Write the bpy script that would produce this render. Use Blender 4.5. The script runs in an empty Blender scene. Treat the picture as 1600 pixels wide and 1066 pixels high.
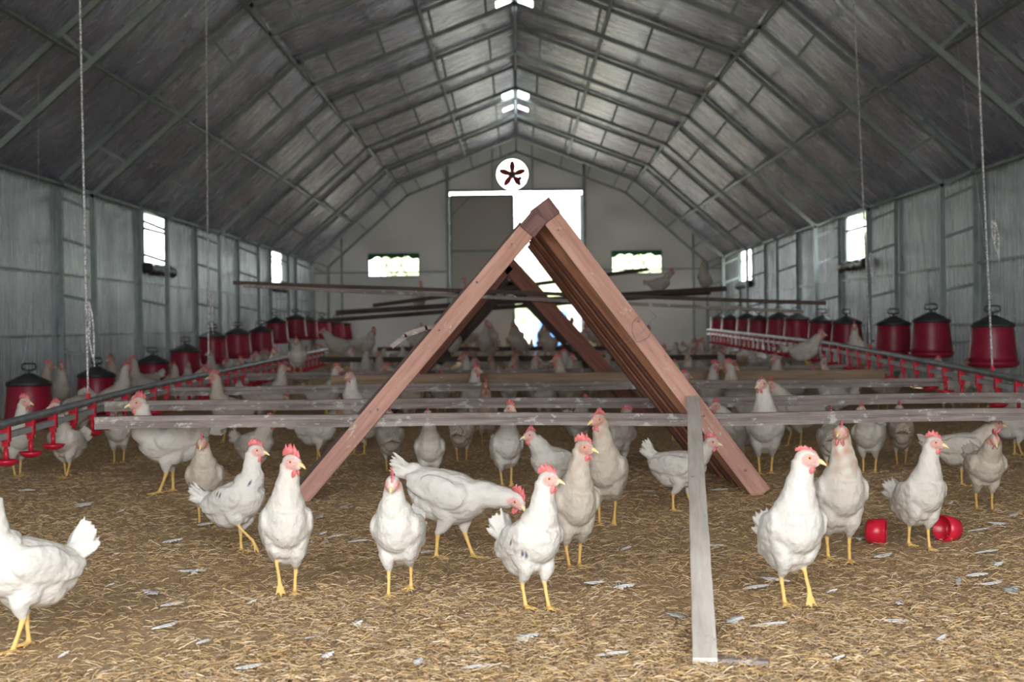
import bpy, bmesh, math, random
import numpy as np
from mathutils import Vector, Matrix, Euler, noise

random.seed(7)
rng = np.random.default_rng(7)
SC = bpy.context.scene
COL = SC.collection
PI = math.pi
R = math.radians

# ------------------------------------------------------------------ camera
F = 2222.0                      # focal length in pixels of the 1600 px wide frame (50 mm)
CAMZ = 0.77
cam_d = bpy.data.cameras.new('camera')
cam_d.lens = 50.0
cam_d.sensor_width = 36.0
cam_d.clip_start = 0.05
cam_d.clip_end = 500
cam = bpy.data.objects.new('camera', cam_d)
COL.objects.link(cam)
CM = (Matrix.Rotation(R(0.258), 4, 'Z') @ Matrix.Rotation(R(90 - 0.645), 4, 'X')
      @ Matrix.Rotation(R(-0.7), 4, 'Z'))
CM.translation = Vector((0, 0, CAMZ))
cam.matrix_world = CM
cam_d.dof.use_dof = True
cam_d.dof.focus_distance = 4.5
cam_d.dof.aperture_fstop = 5.0
SC.camera = cam

# ------------------------------------------------------------------ exposure, world
SC.view_settings.view_transform = 'Standard'
SC.view_settings.look = 'None'
SC.view_settings.gamma = 1.0
SC.view_settings.use_curve_mapping = False
SC.view_settings.exposure = 0.0

w = bpy.data.worlds.new('overcast_sky')
SC.world = w
w.use_nodes = True
wn = w.node_tree.nodes
wn.clear()
wo = wn.new('ShaderNodeOutputWorld')
bg = wn.new('ShaderNodeBackground')
bg.inputs['Color'].default_value = (0.95, 0.97, 1.0, 1)
bg.inputs['Strength'].default_value = 10.0
w.node_tree.links.new(bg.outputs[0], wo.inputs[0])

# the front doorway behind the camera and the far doorway: portals guide the sky light
def portal(name, loc, rot, sx, sy):
    l = bpy.data.lights.new(name, 'AREA')
    l.shape = 'RECTANGLE'
    l.size = sx
    l.size_y = sy
    l.cycles.is_portal = True
    o = bpy.data.objects.new(name, l)
    o.location = loc
    o.rotation_euler = rot
    COL.objects.link(o)
FRONT_Y = -0.45
END_Y = 31.6
portal('sky_portal', (0, FRONT_Y, 1.4), (R(90), 0, 0), 5.4, 2.8)
portal('sky_portal', (0.7, END_Y, 1.87), (R(-90), 0, 0), 1.5, 3.7)

def ray(px, py):
    v = Vector(((px - 800) / F, -(py - 533) / F, -1.0))
    return (CM.to_3x3() @ v)
def at(px, py, Y):
    d = ray(px, py)
    t = Y / d.y
    return Vector((d.x * t, Y, CAMZ + d.z * t))
def gnd(px, py, z=0.0):
    d = ray(px, py)
    t = (z - CAMZ) / d.z
    return Vector((d.x * t, d.y * t, z))
def atx(px, X):
    """depth on a plane of constant X seen at column px (horizon row)"""
    d = ray(px, 508)
    return X / d.x * d.y

# ------------------------------------------------------------------ helpers
def mat(name, col, rough=0.6, metal=0.0, spec=0.5, **kw):
    m = bpy.data.materials.new(name)
    m.use_nodes = True
    b = m.node_tree.nodes['Principled BSDF']
    b.inputs['Base Color'].default_value = (*col, 1)
    b.inputs['Roughness'].default_value = rough
    b.inputs['Metallic'].default_value = metal
    b.inputs['Specular IOR Level'].default_value = spec
    for k, v in kw.items():
        b.inputs[k.replace('_', ' ')].default_value = v
    return m

def N(m, t, **kw):
    n = m.node_tree.nodes.new(t)
    for k, v in kw.items():
        setattr(n, k, v)
    return n
def L(m, a, b):
    m.node_tree.links.new(a, b)
def bsdf(m):
    return m.node_tree.nodes['Principled BSDF']
def ramp(m, fac, stops):
    r = N(m, 'ShaderNodeValToRGB')
    e = r.color_ramp.elements
    while len(e) < len(stops):
        e.new(0.5)
    for i, (p, c) in enumerate(stops):
        e[i].position = p
        e[i].color = (*c, 1) if len(c) == 3 else c
    L(m, fac, r.inputs[0])
    return r.outputs[0]
def coords(m, scale=(1, 1, 1), kind='Object'):
    tc = N(m, 'ShaderNodeTexCoord')
    mp = N(m, 'ShaderNodeMapping')
    mp.inputs['Scale'].default_value = scale
    L(m, tc.outputs[kind], mp.inputs[0])
    return mp.outputs[0]
def noise_tex(m, vec, scale, detail=4, rough=0.55, dist=0.0):
    n = N(m, 'ShaderNodeTexNoise')
    n.inputs['Scale'].default_value = scale
    n.inputs['Detail'].default_value = detail
    n.inputs['Roughness'].default_value = rough
    n.inputs['Distortion'].default_value = dist
    L(m, vec, n.inputs['Vector'])
    return n.outputs['Fac']
def bump(m, h, strength=0.3, dist=0.01, prev=None):
    b = N(m, 'ShaderNodeBump')
    b.inputs['Strength'].default_value = strength
    b.inputs['Distance'].default_value = dist
    L(m, h, b.inputs['Height'])
    if prev is not None:
        L(m, prev, b.inputs['Normal'])
    return b.outputs[0]
def mixc(m, fac, a, b, mode='MIX'):
    x = N(m, 'ShaderNodeMix', data_type='RGBA', blend_type=mode)
    if isinstance(fac, (int, float)):
        x.inputs[0].default_value = fac
    else:
        L(m, fac, x.inputs[0])
    for s, v in ((6, a), (7, b)):
        if isinstance(v, tuple):
            x.inputs[s].default_value = (*v, 1)
        else:
            L(m, v, x.inputs[s])
    return x.outputs[2]

def link(name, me, parent=None, mats=None):
    o = bpy.data.objects.new(name, me)
    COL.objects.link(o)
    if parent is not None:
        o.parent = parent
    if mats is not None:
        for x in (mats if isinstance(mats, (list, tuple)) else [mats]):
            me.materials.append(x)
    return o
def obj(name, bm, m, parent=None, smooth=False, bevel=0.0):
    me = bpy.data.meshes.new(name)
    bmesh.ops.recalc_face_normals(bm, faces=bm.faces)
    if smooth:
        for f in bm.faces:
            f.smooth = True
    bm.to_mesh(me)
    bm.free()
    o = link(name, me, parent, m)
    if bevel:
        md = o.modifiers.new('bevel', 'BEVEL')
        md.width = bevel
        md.segments = 2
        md.limit_method = 'ANGLE'
    return o
def empty(name, loc=(0, 0, 0), rz=0.0, parent=None):
    o = bpy.data.objects.new(name, None)
    o.location = loc
    o.rotation_euler = (0, 0, rz)
    COL.objects.link(o)
    if parent:
        o.parent = parent
    return o
def tag(o, label=None, cat=None, group=None, kind=None):
    if label:
        o['label'] = label
    if cat:
        o['category'] = cat
    if group:
        o['group'] = group
    if kind:
        o['kind'] = kind
    return o

def add_box(bm, c, s, M=None):
    vs = []
    for dx in (-.5, .5):
        for dy in (-.5, .5):
            for dz in (-.5, .5):
                v = Vector((c[0] + dx * s[0], c[1] + dy * s[1], c[2] + dz * s[2]))
                vs.append(bm.verts.new(M @ v if M else v))
    for f in ((0, 1, 3, 2), (4, 6, 7, 5), (0, 4, 5, 1), (2, 3, 7, 6), (0, 2, 6, 4), (1, 5, 7, 3)):
        bm.faces.new([vs[i] for i in f])
def frame_of(d, up=Vector((0, 0, 1))):
    d = d.normalized()
    if abs(d.dot(up)) > 0.98:
        up = Vector((0, 1, 0))
    s = d.cross(up).normalized()
    u = s.cross(d).normalized()
    return d, s, u
def add_tube(bm, pts, r, n=10, cap=True):
    rings = []
    pts = [Vector(p) for p in pts]
    for i, p in enumerate(pts):
        a = pts[max(i - 1, 0)]
        b = pts[min(i + 1, len(pts) - 1)]
        d, s, u = frame_of(b - a)
        rr = r[i] if isinstance(r, (list, tuple)) else r
        rings.append([bm.verts.new(p + (s * math.cos(2 * PI * k / n) + u * math.sin(2 * PI * k / n)) * rr) for k in range(n)])
    for a, b in zip(rings, rings[1:]):
        for k in range(n):
            bm.faces.new((a[k], a[(k + 1) % n], b[(k + 1) % n], b[k]))
    if cap:
        bm.faces.new(rings[0])
        bm.faces.new(rings[-1])
def add_lathe(bm, prof, n=32, c=(0, 0, 0), close=True):
    rings = []
    for r, z in prof:
        if r < 1e-6:
            rings.append([bm.verts.new((c[0], c[1], c[2] + z))])
        else:
            rings.append([bm.verts.new((c[0] + r * math.cos(2 * PI * k / n), c[1] + r * math.sin(2 * PI * k / n), c[2] + z)) for k in range(n)])
    for a, b in zip(rings, rings[1:]):
        for k in range(n):
            k2 = (k + 1) % n
            if len(a) == 1 and len(b) == 1:
                continue
            if len(a) == 1:
                bm.faces.new((a[0], b[k2], b[k]))
            elif len(b) == 1:
                bm.faces.new((a[k], a[k2], b[0]))
            else:
                bm.faces.new((a[k], a[k2], b[k2], b[k]))
def bar_bm(bm, p0, p1, w, h, up=Vector((0, 0, 1))):
    """square bar from p0 to p1, h along 'up', w across"""
    p0, p1 = Vector(p0), Vector(p1)
    d, s, u = frame_of(p1 - p0, up)
    vs = []
    for p in (p0, p1):
        for a, b in ((-1, -1), (1, -1), (1, 1), (-1, 1)):
            vs.append(bm.verts.new(p + s * a * w / 2 + u * b * h / 2))
    for f in ((0, 1, 2, 3), (7, 6, 5, 4), (0, 4, 5, 1), (1, 5, 6, 2), (2, 6, 7, 3), (3, 7, 4, 0)):
        bm.faces.new([vs[i] for i in f])

def board(name, p0, p1, thick, width, m, parent=None, up=Vector((0, 0, 1)), groove=False, bevel=0.003, wob=0.0):
    """wooden board whose own X axis runs along its grain. thick: along 'up'; width: across"""
    p0, p1 = Vector(p0), Vector(p1)
    ln = (p1 - p0).length
    d, s, u = frame_of(p1 - p0, up)
    bm = bmesh.new()
    if groove:
        prof = [(-.5, -.5), (.5, -.5), (.5, -.08), (.38, -.04), (.38, .04), (.5, .08), (.5, .5), (-.5, .5), (-.5, .08), (-.38, .04), (-.38, -.04), (-.5, -.08)]
    else:
        prof = [(-.5, -.5), (.5, -.5), (.5, .5), (-.5, .5)]
    seg = 24 if wob else 1
    rings = []
    for i in range(seg + 1):
        x = ln * i / seg
        dz = wob * noise.noise(Vector((x * 0.9, p0.y * 3, p0.x))) if wob else 0
        rings.append([bm.verts.new((x, a * width * (1 + (0.06 * noise.noise(Vector((x * 7, a, p0.y))) if wob else 0)), b * thick + dz)) for a, b in prof])
    n = len(prof)
    for a, b in zip(rings, rings[1:]):
        for k in range(n):
            bm.faces.new((a[k], a[(k + 1) % n], b[(k + 1) % n], b[k]))
    bm.faces.new(rings[0])
    bm.faces.new(rings[-1])
    o = obj(name, bm, m, None, bevel=0 if groove else bevel)
    M = Matrix((d, -s, u)).transposed().to_4x4()
    M.translation = p0
    o.matrix_world = M
    if parent is not None:
        o.parent = parent
        o.matrix_parent_inverse = Matrix.Translation(-Vector(parent.location))
    return o

# ------------------------------------------------------------------ materials
def foil(name, col, vert=True, transm=0.0):
    m = mat(name, col, 0.38, 0.72 if not vert else .6, 0.5)
    v = coords(m, (1, 1, 1))
    v2 = coords(m, (1.0, 5.0, 0.22) if vert else (0.5, 1.5, 0.5))
    n1 = noise_tex(m, v2, 3.0, 6, 0.6, 1.2)
    n2 = noise_tex(m, coords(m, (1, 14, .6) if vert else (.8, 6, .8)), 2.6, 6, 0.65, 2.2)
    n3 = noise_tex(m, v, 1.1, 3)
    c = ramp(m, n3, [(0.3, tuple(x * 0.8 for x in col)), (0.7, tuple(min(1, x * 1.15) for x in col))])
    L(m, c, bsdf(m).inputs['Base Color'])
    rr = ramp(m, n1, [(0.3, (.18,) * 3), (0.7, (.36,) * 3)])
    L(m, rr, bsdf(m).inputs['Roughness'])
    b = bump(m, n1, 0.75 if vert else .95, 0.06 if vert else .085)
    b = bump(m, n2, 0.5 if vert else .45, 0.03, b)
    L(m, b, bsdf(m).inputs['Normal'])
    return m
def let_light(m, amount, col):
    """thin sheeting lets a little daylight through"""
    nt = m.node_tree
    out = [n for n in nt.nodes if n.type == 'OUTPUT_MATERIAL'][0]
    tr = N(m, 'ShaderNodeBsdfTranslucent')
    tr.inputs['Color'].default_value = (*col, 1)
    mx = N(m, 'ShaderNodeMixShader')
    v_ = noise_tex(m, coords(m, (.5, .35, .8)), 1.6, 3)
    L(m, ramp(m, v_, [(.3, (amount * .5,) * 3), (.7, (amount * 1.5,) * 3)]), mx.inputs[0])
    L(m, bsdf(m).outputs[0], mx.inputs[1])
    L(m, tr.outputs[0], mx.inputs[2])
    L(m, mx.outputs[0], out.inputs[0])
M_roof = foil('silver_roof_sheet', (0.40, 0.405, 0.49), False)
let_light(M_roof, .0014, (.7, .72, .9))
M_wall = foil('silver_wall_sheet', (0.40, 0.44, 0.47), True)
let_light(M_wall, .0045, (.85, .92, .88))
M_end = mat('grey_end_sheet', (0.48, 0.49, 0.5), 0.6, 0.0)
let_light(M_end, .0095, (.9, .9, .88))
_v = coords(M_end, (3, 1, .3))
L(M_end, bump(M_end, noise_tex(M_end, _v, 3, 5, .6, 1.0), .4, .03), bsdf(M_end).inputs['Normal'])
M_steel = mat('galvanised_steel', (0.22, 0.27, 0.275), 0.5, 0.5)
L(M_steel, ramp(M_steel, noise_tex(M_steel, coords(M_steel), 6), [(.3, (.22, .27, .275)), (.7, (.34, .39, .39))]), bsdf(M_steel).inputs['Base Color'])
M_black = mat('black_plastic', (0.035, 0.038, 0.042), 0.45)
L(M_black, ramp(M_black, noise_tex(M_black, coords(M_black), 9, 5), [(.35, (.025, .027, .03)), (.75, (.09, .09, .09))]), bsdf(M_black).inputs['Base Color'])
M_red = mat('red_plastic', (0.33, 0.012, 0.035), 0.38)
L(M_red, ramp(M_red, noise_tex(M_red, coords(M_red, (1, 1, 2.5)), 5, 5), [(.3, (.25, .01, .03)), (.62, (.37, .014, .042)), (.85, (.38, .05, .07))]), bsdf(M_red).inputs['Base Color'])
M_redb = mat('bright_red_plastic', (0.62, 0.012, 0.035), 0.3)
L(M_redb, ramp(M_redb, noise_tex(M_redb, coords(M_redb), 14, 3), [(.3, (.5, .01, .03)), (.7, (.68, .015, .045))]), bsdf(M_redb).inputs['Base Color'])
M_pvc = mat('white_pipe_plastic', (0.55, 0.58, 0.59), 0.35)
L(M_pvc, ramp(M_pvc, noise_tex(M_pvc, coords(M_pvc), 5, 4), [(.35, (.36, .38, .385)), (.65, (.52, .55, .56))]), bsdf(M_pvc).inputs['Base Color'])
M_pipe = mat('grey_steel_pipe', (0.3, 0.33, 0.34), 0.45, 0.6)
L(M_pipe, ramp(M_pipe, noise_tex(M_pipe, coords(M_pipe), 8, 4), [(.35, (.2, .22, .23)), (.65, (.36, .39, .4))]), bsdf(M_pipe).inputs['Base Color'])
M_rope = mat('white_rope', (0.72, 0.72, 0.72), 0.8)
L(M_rope, ramp(M_rope, noise_tex(M_rope, coords(M_rope, (1, 1, 1)), 120, 1), [(.42, (.25, .25, .27)), (.55, (.8, .8, .8))]), bsdf(M_rope).inputs['Base Color'])
M_wire = mat('dull_wire', (0.3, 0.3, 0.31), 0.5, 0.7)

def wood(name, c0, c1, c2, spots=0.0, rough=0.75):
    m = mat(name, c1, rough, 0, 0.3)
    v = coords(m, (1.6, 22, 22))
    g = noise_tex(m, v, 2.0, 8, 0.65, 0.6)
    base = ramp(m, g, [(0.28, c0), (0.5, c1), (0.72, c2)])
    big = noise_tex(m, coords(m, (1, 4, 4)), 2.3, 3)
    base = mixc(m, ramp(m, big, [(.35, (.35,) * 3), (.65, (0, 0, 0))]), base, tuple(x * .55 for x in c0))
    if spots:
        s = noise_tex(m, coords(m, (1, 1.6, 1.6)), 16, 6, .7)
        base = mixc(m, ramp(m, s, [(1 - spots, (0, 0, 0)), (1 - spots + .04, (.85,) * 3)]), base, (0.55, 0.53, 0.49))
        s2 = noise_tex(m, coords(m, (1, 1.6, 1.6)), 11, 5, .7)
        base = mixc(m, ramp(m, s2, [(.67, (0, 0, 0)), (.73, (.7,) * 3)]), base, (0.09, 0.065, 0.05))
    L(m, base, bsdf(m).inputs['Base Color'])
    L(m, bump(m, g, .35, .004), bsdf(m).inputs['Normal'])
    return m
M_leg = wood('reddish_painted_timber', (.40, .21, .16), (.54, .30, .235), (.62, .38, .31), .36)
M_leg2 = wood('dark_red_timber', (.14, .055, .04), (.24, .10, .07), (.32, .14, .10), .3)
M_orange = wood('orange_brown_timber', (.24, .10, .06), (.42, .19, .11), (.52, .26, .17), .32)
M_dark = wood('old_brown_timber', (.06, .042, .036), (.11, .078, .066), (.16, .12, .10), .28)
M_rail = wood('weathered_grey_timber', (.15, .12, .105), (.31, .26, .235), (.44, .385, .35), .42)
M_plank = wood('pale_grey_timber', (.60, .54, .47), (.78, .71, .63), (.87, .81, .73), .33)
M_tan = wood('tan_timber', (.2, .13, .08), (.33, .23, .15), (.42, .31, .22), .3)
M_endgrain = wood('purple_brown_end_grain', (.12, .06, .055), (.22, .12, .11), (.30, .18, .165), .3)

# ------------------------------------------------------------------ floor and litter
fm = mat('trampled_litter', (.2, .14, .08), 0.95, 0, 0.15)
v = coords(fm)
n1 = noise_tex(fm, v, 30, 10, .8, 1.5)
n2 = noise_tex(fm, v, 1.6, 5, .6)
n3 = noise_tex(fm, coords(fm, (4, 40, 1)), 6, 6, .7, 2.0)
c1 = ramp(fm, n1, [(.25, (.12, .075, .04)), (.42, (.42, .28, .15)), (.52, (.62, .43, .23)), (.7, (.86, .66, .42))])
c2 = mixc(fm, ramp(fm, n2, [(.38, (0, 0, 0)), (.65, (.7,) * 3)]), c1, (.50, .37, .235))
c3 = mixc(fm, ramp(fm, n3, [(.62, (0, 0, 0)), (.70, (.6,) * 3)]), c2, (.62, .46, .22))
L(fm, c3, bsdf(fm).inputs['Base Color'])
L(fm, bump(fm, n1, 0.8, 0.010, bump(fm, n2, .4, .05)), bsdf(fm).inputs['Normal'])
def ground_z(x, y):
    return 0.010 * noise.noise(Vector((x * 1.7, y * 1.7, 0))) + 0.006 * noise.noise(Vector((x * 9, y * 9, 3.1)))
bm = bmesh.new()
xs = np.linspace(-4.62, 4.62, 150)
ys = np.concatenate([np.linspace(FRONT_Y - .1, 8, 190), np.linspace(8.2, END_Y + .1, 80)])
grid = [[bm.verts.new((x, y, ground_z(x, y))) for x in xs] for y in ys]
for j in range(len(ys) - 1):
    for i in range(len(xs) - 1):
        bm.faces.new((grid[j][i], grid[j][i + 1], grid[j + 1][i + 1], grid[j + 1][i]))
floor = obj('floor', bm, fm, smooth=True)
tag(floor, kind='structure')

# loose straw lying on the litter: nobody could count it
def straw_field():
    n_near = 185000
    P = []
    y = 2.75 + (rng.random(n_near) ** 2.0) * 8.0
    x = (rng.random(n_near) - .5) * 2 * (0.39 * y + .35)
    keep = np.abs(x) < 4.4
    x, y = x[keep], y[keep]
    dens = np.array([noise.noise(Vector((a * 1.3, b * 1.3, 9))) for a, b in zip(x, y)])
    k2 = rng.random(len(x)) < np.clip(.75 + dens * .9, .25, 1)
    x, y = x[k2], y[k2]
    n = len(x)
    ln = rng.uniform(.008, .042, n) * rng.uniform(.5, 1.2, n)
    th = rng.uniform(.0006, .0015, n)
    a = rng.uniform(0, 2 * PI, n)
    z = rng.uniform(.004, .016, n) + np.array([ground_z(p, q) for p, q in zip(x, y)])
    tilt = rng.normal(0, .22, n)
    bend = rng.normal(0, .18, n)
    verts = np.zeros((n, 9, 3))
    for s in range(3):
        t = s - 1.0
        ang = a + bend * t
        cx = x + np.cos(ang) * ln * .5 * t
        cy = y + np.sin(ang) * ln * .5 * t
        cz = z + tilt * ln * .5 * t - (t * t) * .002
        for q, (u, v_) in enumerate(((-1, 0), (1, 0), (0, 1.1))):
            verts[:, s * 3 + q, 0] = cx - np.sin(a) * th * u
            verts[:, s * 3 + q, 1] = cy + np.cos(a) * th * u
            verts[:, s * 3 + q, 2] = cz + th * v_
    faces = []
    base = np.array([[0, 1, 4, 3], [1, 2, 5, 4], [2, 0, 3, 5], [3, 4, 7, 6], [4, 5, 8, 7], [5, 3, 6, 8]])
    fa = (base[None] + (np.arange(n) * 9)[:, None, None]).reshape(-1, 4)
    me = bpy.data.meshes.new('loose_straw')
    V = verts.reshape(-1, 3)
    me.vertices.add(len(V))
    me.vertices.foreach_set('co', V.ravel())
    me.loops.add(fa.size)
    me.loops.foreach_set('vertex_index', fa.ravel().astype(np.int32))
    me.polygons.add(len(fa))
    me.polygons.foreach_set('loop_start', (np.arange(len(fa)) * 4).astype(np.int32))
    me.update(calc_edges=True)
    at_ = me.attributes.new('shade', 'FLOAT', 'POINT')
    at_.data.foreach_set('value', np.repeat(rng.random(n), 9).astype(np.float32))
    m = mat('dry_straw', (.5, .36, .16), .6, 0, .3)
    an = N(m, 'ShaderNodeAttribute', attribute_name='shade')
    L(m, ramp(m, an.outputs['Fac'], [(0, (.16, .10, .055)), (.2, (.36, .23, .12)), (.38, (.50, .40, .30)), (.5, (.62, .41, .17)), (.8, (.76, .52, .26)), (.97, (.92, .75, .52))]), bsdf(m).inputs['Base Color'])
    o = link('loose_straw', me, None, m)
    tag(o, 'golden chopped straw strewn over the trampled brown litter floor', 'straw', kind='stuff')
straw_field()

# ------------------------------------------------------------------ shell
WX = 4.55
PROF = [(-WX, 0.0), (-WX, 2.26), (-2.6, 3.98), (0, 4.99), (2.6, 3.98), (WX, 2.26), (WX, 0.0)]
def profile_z(x):
    x = abs(x)
    if x <= 2.6:
        return 4.99 + (3.98 - 4.99) * x / 2.6
    return 3.98 + (2.26 - 3.98) * (x - 2.6) / (WX - 2.6)
# side windows: (side, y0, y1)
SIDE_WIN = {-1: [(17.25, 18.35), (26.2, 27.35)], 1: [(18.35, 19.6), (27.55, 28.9)]}
WZ0, WZ1 = 1.58, 2.20
T = 0.03
def wall_panel(bm, X, y0, y1, z0, z1):
    bm.faces.new([bm.verts.new(p) for p in ((X, y0, z0), (X, y1, z0), (X, y1, z1), (X, y0, z1))])
for s, nm in ((-1, 'wall_left'), (1, 'wall_right')):
    bm = bmesh.new()
    y = FRONT_Y
    for a, b in SIDE_WIN[s]:
        wall_panel(bm, s * WX, y, a, 0, 2.27)
        wall_panel(bm, s * WX, a, b, 0, WZ0)
        wall_panel(bm, s * WX, a, b, WZ1, 2.27)
        y = b
    wall_panel(bm, s * WX, y, END_Y, 0, 2.27)
    tag(obj(nm, bm, M_wall), kind='structure')

# roof sheeting, two slopes each side, small vent holes left open beside the ridge
VENTS = [(18.2, 18.75), (25.4, 26.0), (27.2, 27.6)]
bm = bmesh.new()
def roof_quad(xa, xb, y0, y1):
    za, zb = profile_z(xa), profile_z(xb)
    n = Vector((-(zb - za), 0, xb - xa)).normalized()
    if n.z < 0:
        n = -n
    lo = [Vector((xa, y0, za)), Vector((xb, y0, zb)), Vector((xb, y1, zb)), Vector((xa, y1, za))]
    bm.faces.new([bm.verts.new(p) for p in lo])
for s in (-1, 1):
    roof_quad(s * (WX + .03), s * 2.6, FRONT_Y, END_Y)
    roof_quad(s * 2.6, s * .24, FRONT_Y, END_Y)
    roof_quad(s * .05, 0, FRONT_Y, END_Y)
    y = FRONT_Y
    for a, b in VENTS:
        roof_quad(s * .24, s * .05, y, a)
        y = b
    roof_quad(s * .24, s * .05, y, END_Y)
tag(obj('ceiling', bm, M_roof), kind='structure')

# end wall with doorway, two windows and a round fan opening
DX0, DX1, DZ = -1.49, 1.45, 3.73
EWIN = [(-3.31, -2.18, 1.88, 2.36), (2.09, 3.2, 1.88, 2.36)]
FX, FZ, FR = -0.09, 4.11, 0.365
def end_wall_bm(Y, fan=True, wins=EWIN, door=(DX0, DX1, DZ)):
    """cells of a fine grid, skipping the openings; the fan ring is cut exactly"""
    bm = bmesh.new()
    cuts = sorted(set([-WX, -2.6, 0, 2.6, WX, door[0], door[1]] + [v for a in wins for v in a[:2]] + ([FX - FR - .06, FX + FR + .06] if fan else [])))
    zc = sorted(set([0, door[2]] + [v for a in wins for v in a[2:]] + ([FZ - FR, FZ + FR + .0] if fan else [])))
    for xa, xb in zip(cuts, cuts[1:]):
        zs = [z for z in zc if z < min(profile_z(xa), profile_z(xb)) - 0.01]
        mid = (xa + xb) / 2
        for i, z0 in enumerate(zs):
            last = i == len(zs) - 1
            z1 = None if last else zs[i + 1]
            zm = z0 + .05
            if door[0] - .01 < mid < door[1] + .01 and zm < door[2]:
                continue
            if any(a < mid < b and c - .001 < zm < d for a, b, c, d in wins):
                continue
            if fan and FX - FR - .06 < mid < FX + FR + .06 and FZ - FR < zm < FZ + FR:
                continue
            ta, tb = (profile_z(xa), profile_z(xb)) if last else (z1, z1)
            lo = [(xa, z0), (xb, z0), (xb, tb), (xa, ta)]
            bm.faces.new([bm.verts.new((p[0], Y, p[1])) for p in lo])
    if fan:
        n = 48
        for yy in (Y,):
            ring, outer = [], []
            for k in range(n):
                a = 2 * PI * (k + .5) / n
                ca, sa = math.cos(a), math.sin(a)
                ring.append(bm.verts.new((FX + FR * .985 * ca, yy, FZ + FR * .985 * sa)))
                hw, hh = FR + .06, FR
                t = min(hw / abs(ca) if abs(ca) > 1e-6 else 9, hh / abs(sa) if abs(sa) > 1e-6 else 9)
                ox, oz = t * ca, t * sa
                da = math.atan2(hh, hw)
                for cx_, cz_, ang in ((hw, hh, da), (-hw, hh, PI - da), (-hw, -hh, PI + da), (hw, -hh, 2 * PI - da)):
                    if abs(a - ang) <= PI / n + 1e-6:
                        ox, oz = cx_, cz_
                outer.append(bm.verts.new((FX + ox, yy, FZ + oz)))
            for k in range(n):
                k2 = (k + 1) % n
                bm.faces.new((ring[k], ring[k2], outer[k2], outer[k]))
    return bm
tag(obj('wall_end', end_wall_bm(END_Y), M_end), kind='structure')
# front wall behind the viewer with its wide doorway
tag(obj('wall_front', end_wall_bm(FRONT_Y - T, False, [], (-2.7, 2.7, 2.8)), M_end), kind='structure')

# window frames and panes (clear plastic film with lattice in the end wall)
M_green = mat('green_rolled_fabric', (0.02, 0.16, 0.09), .7)
L(M_green, ramp(M_green, noise_tex(M_green, coords(M_green), 9), [(.3, (.012, .1, .05)), (.7, (.03, .2, .11))]), bsdf(M_green).inputs['Base Color'])
M_lat = mat('grey_lattice_rod', (.42, .44, .42), .6)
M_film = mat('clear_plastic_film', (0.93, 0.95, 0.93), .25, 0, .3, Transmission_Weight=1.0, IOR=1.0, Alpha=.55)
L(M_film, bump(M_film, noise_tex(M_film, coords(M_film, (1, 3, .5)), 4, 4), .2, .02), bsdf(M_film).inputs['Normal'])
wi = 1
for x0, x1, z0, z1 in EWIN:
    t = empty('window_%d' % wi, ((x0 + x1) / 2, END_Y, z0))
    tag(t, kind='structure')
    wi += 1
    def loc(o, t=t):
        o.matrix_parent_inverse = Matrix.Translation(-t.location)
        return o
    bm = bmesh.new()
    for a, b in (((x0, z0), (x1, z0)), ((x0, z1), (x1, z1)), ((x0, z0), (x0, z1)), ((x1, z0), (x1, z1))):
        bar_bm(bm, (a[0], END_Y - .01, a[1]), (b[0], END_Y - .01, b[1]), .03, .03)
    loc(obj('window_frame', bm, M_steel, t))
    bm = bmesh.new()
    nx = 2
    ww = (x1 - x0)
    xm = (x0 + x1) / 2
    for cx in (xm - .16, xm + .16):
        bar_bm(bm, (cx - .15, END_Y, z0), (cx + .15, END_Y, z1), .025, .025)
        bar_bm(bm, (cx + .15, END_Y, z0), (cx - .15, END_Y, z1), .025, .025)
    loc(obj('lattice', bm, M_lat, t))
    bm = bmesh.new()
    pts = []
    K = 24
    top, bot = [], []
    for k in range(K + 1):
        u = k / K
        x = x0 + ww * u
        dz = .05 + .06 * abs(math.cos(u * PI * 2.0)) ** 2 * (1 if u < .2 or u > .8 else .45) + .02 * math.sin(u * 31)
        top.append((x, z1 + .03))
        bot.append((x, z1 - dz))
    for yy in (END_Y - .04, END_Y - .015):
        vt = [bm.verts.new((p[0], yy, p[1])) for p in top]
        vb = [bm.verts.new((p[0], yy, p[1])) for p in bot]
        for k in range(K):
            bm.faces.new((vt[k], vt[k + 1], vb[k + 1], vb[k]))
    loc(obj('rolled_blind', bm, M_green, t))
for s in (-1, 1):
    for (a, b) in SIDE_WIN[s]:
        X = s * WX
        t = empty('window_%d' % wi, (X, (a + b) / 2, WZ0))
        tag(t, kind='structure')
        wi += 1
        def add(name, bm, m, smooth=False, t=t):
            o = obj(name, bm, m, t, smooth)
            o.matrix_parent_inverse = Matrix.Translation(-t.location)
        bm = bmesh.new()
        for p, q in (((a, WZ0), (b, WZ0)), ((a, WZ1), (b, WZ1)), ((a, WZ0), (a, WZ1)), ((b, WZ0), (b, WZ1)), ((a, 2.0), (b, 2.0))):
            bar_bm(bm, (X - s * .01, p[0], p[1]), (X - s * .01, q[0], q[1]), .03, .03)
        add('window_frame', bm, M_steel)
        bm = bmesh.new()
        add_box(bm, (X + s * .012, (a + b) / 2, (WZ0 + WZ1) / 2), (.004, b - a, WZ1 - WZ0))
        add('pane', bm, M_film)
        bm = bmesh.new()
        pts = [(X - s * .07, a - .1 + (b - a + .2) * k / 14, WZ0 - .07 + .012 * math.sin(k * 1.7)) for k in range(15)]
        add_tube(bm, pts, [.062 + .008 * math.sin(k * 2.3) for k in range(15)], 14)
        add('rolled_blind', bm, M_black, True)

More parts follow.
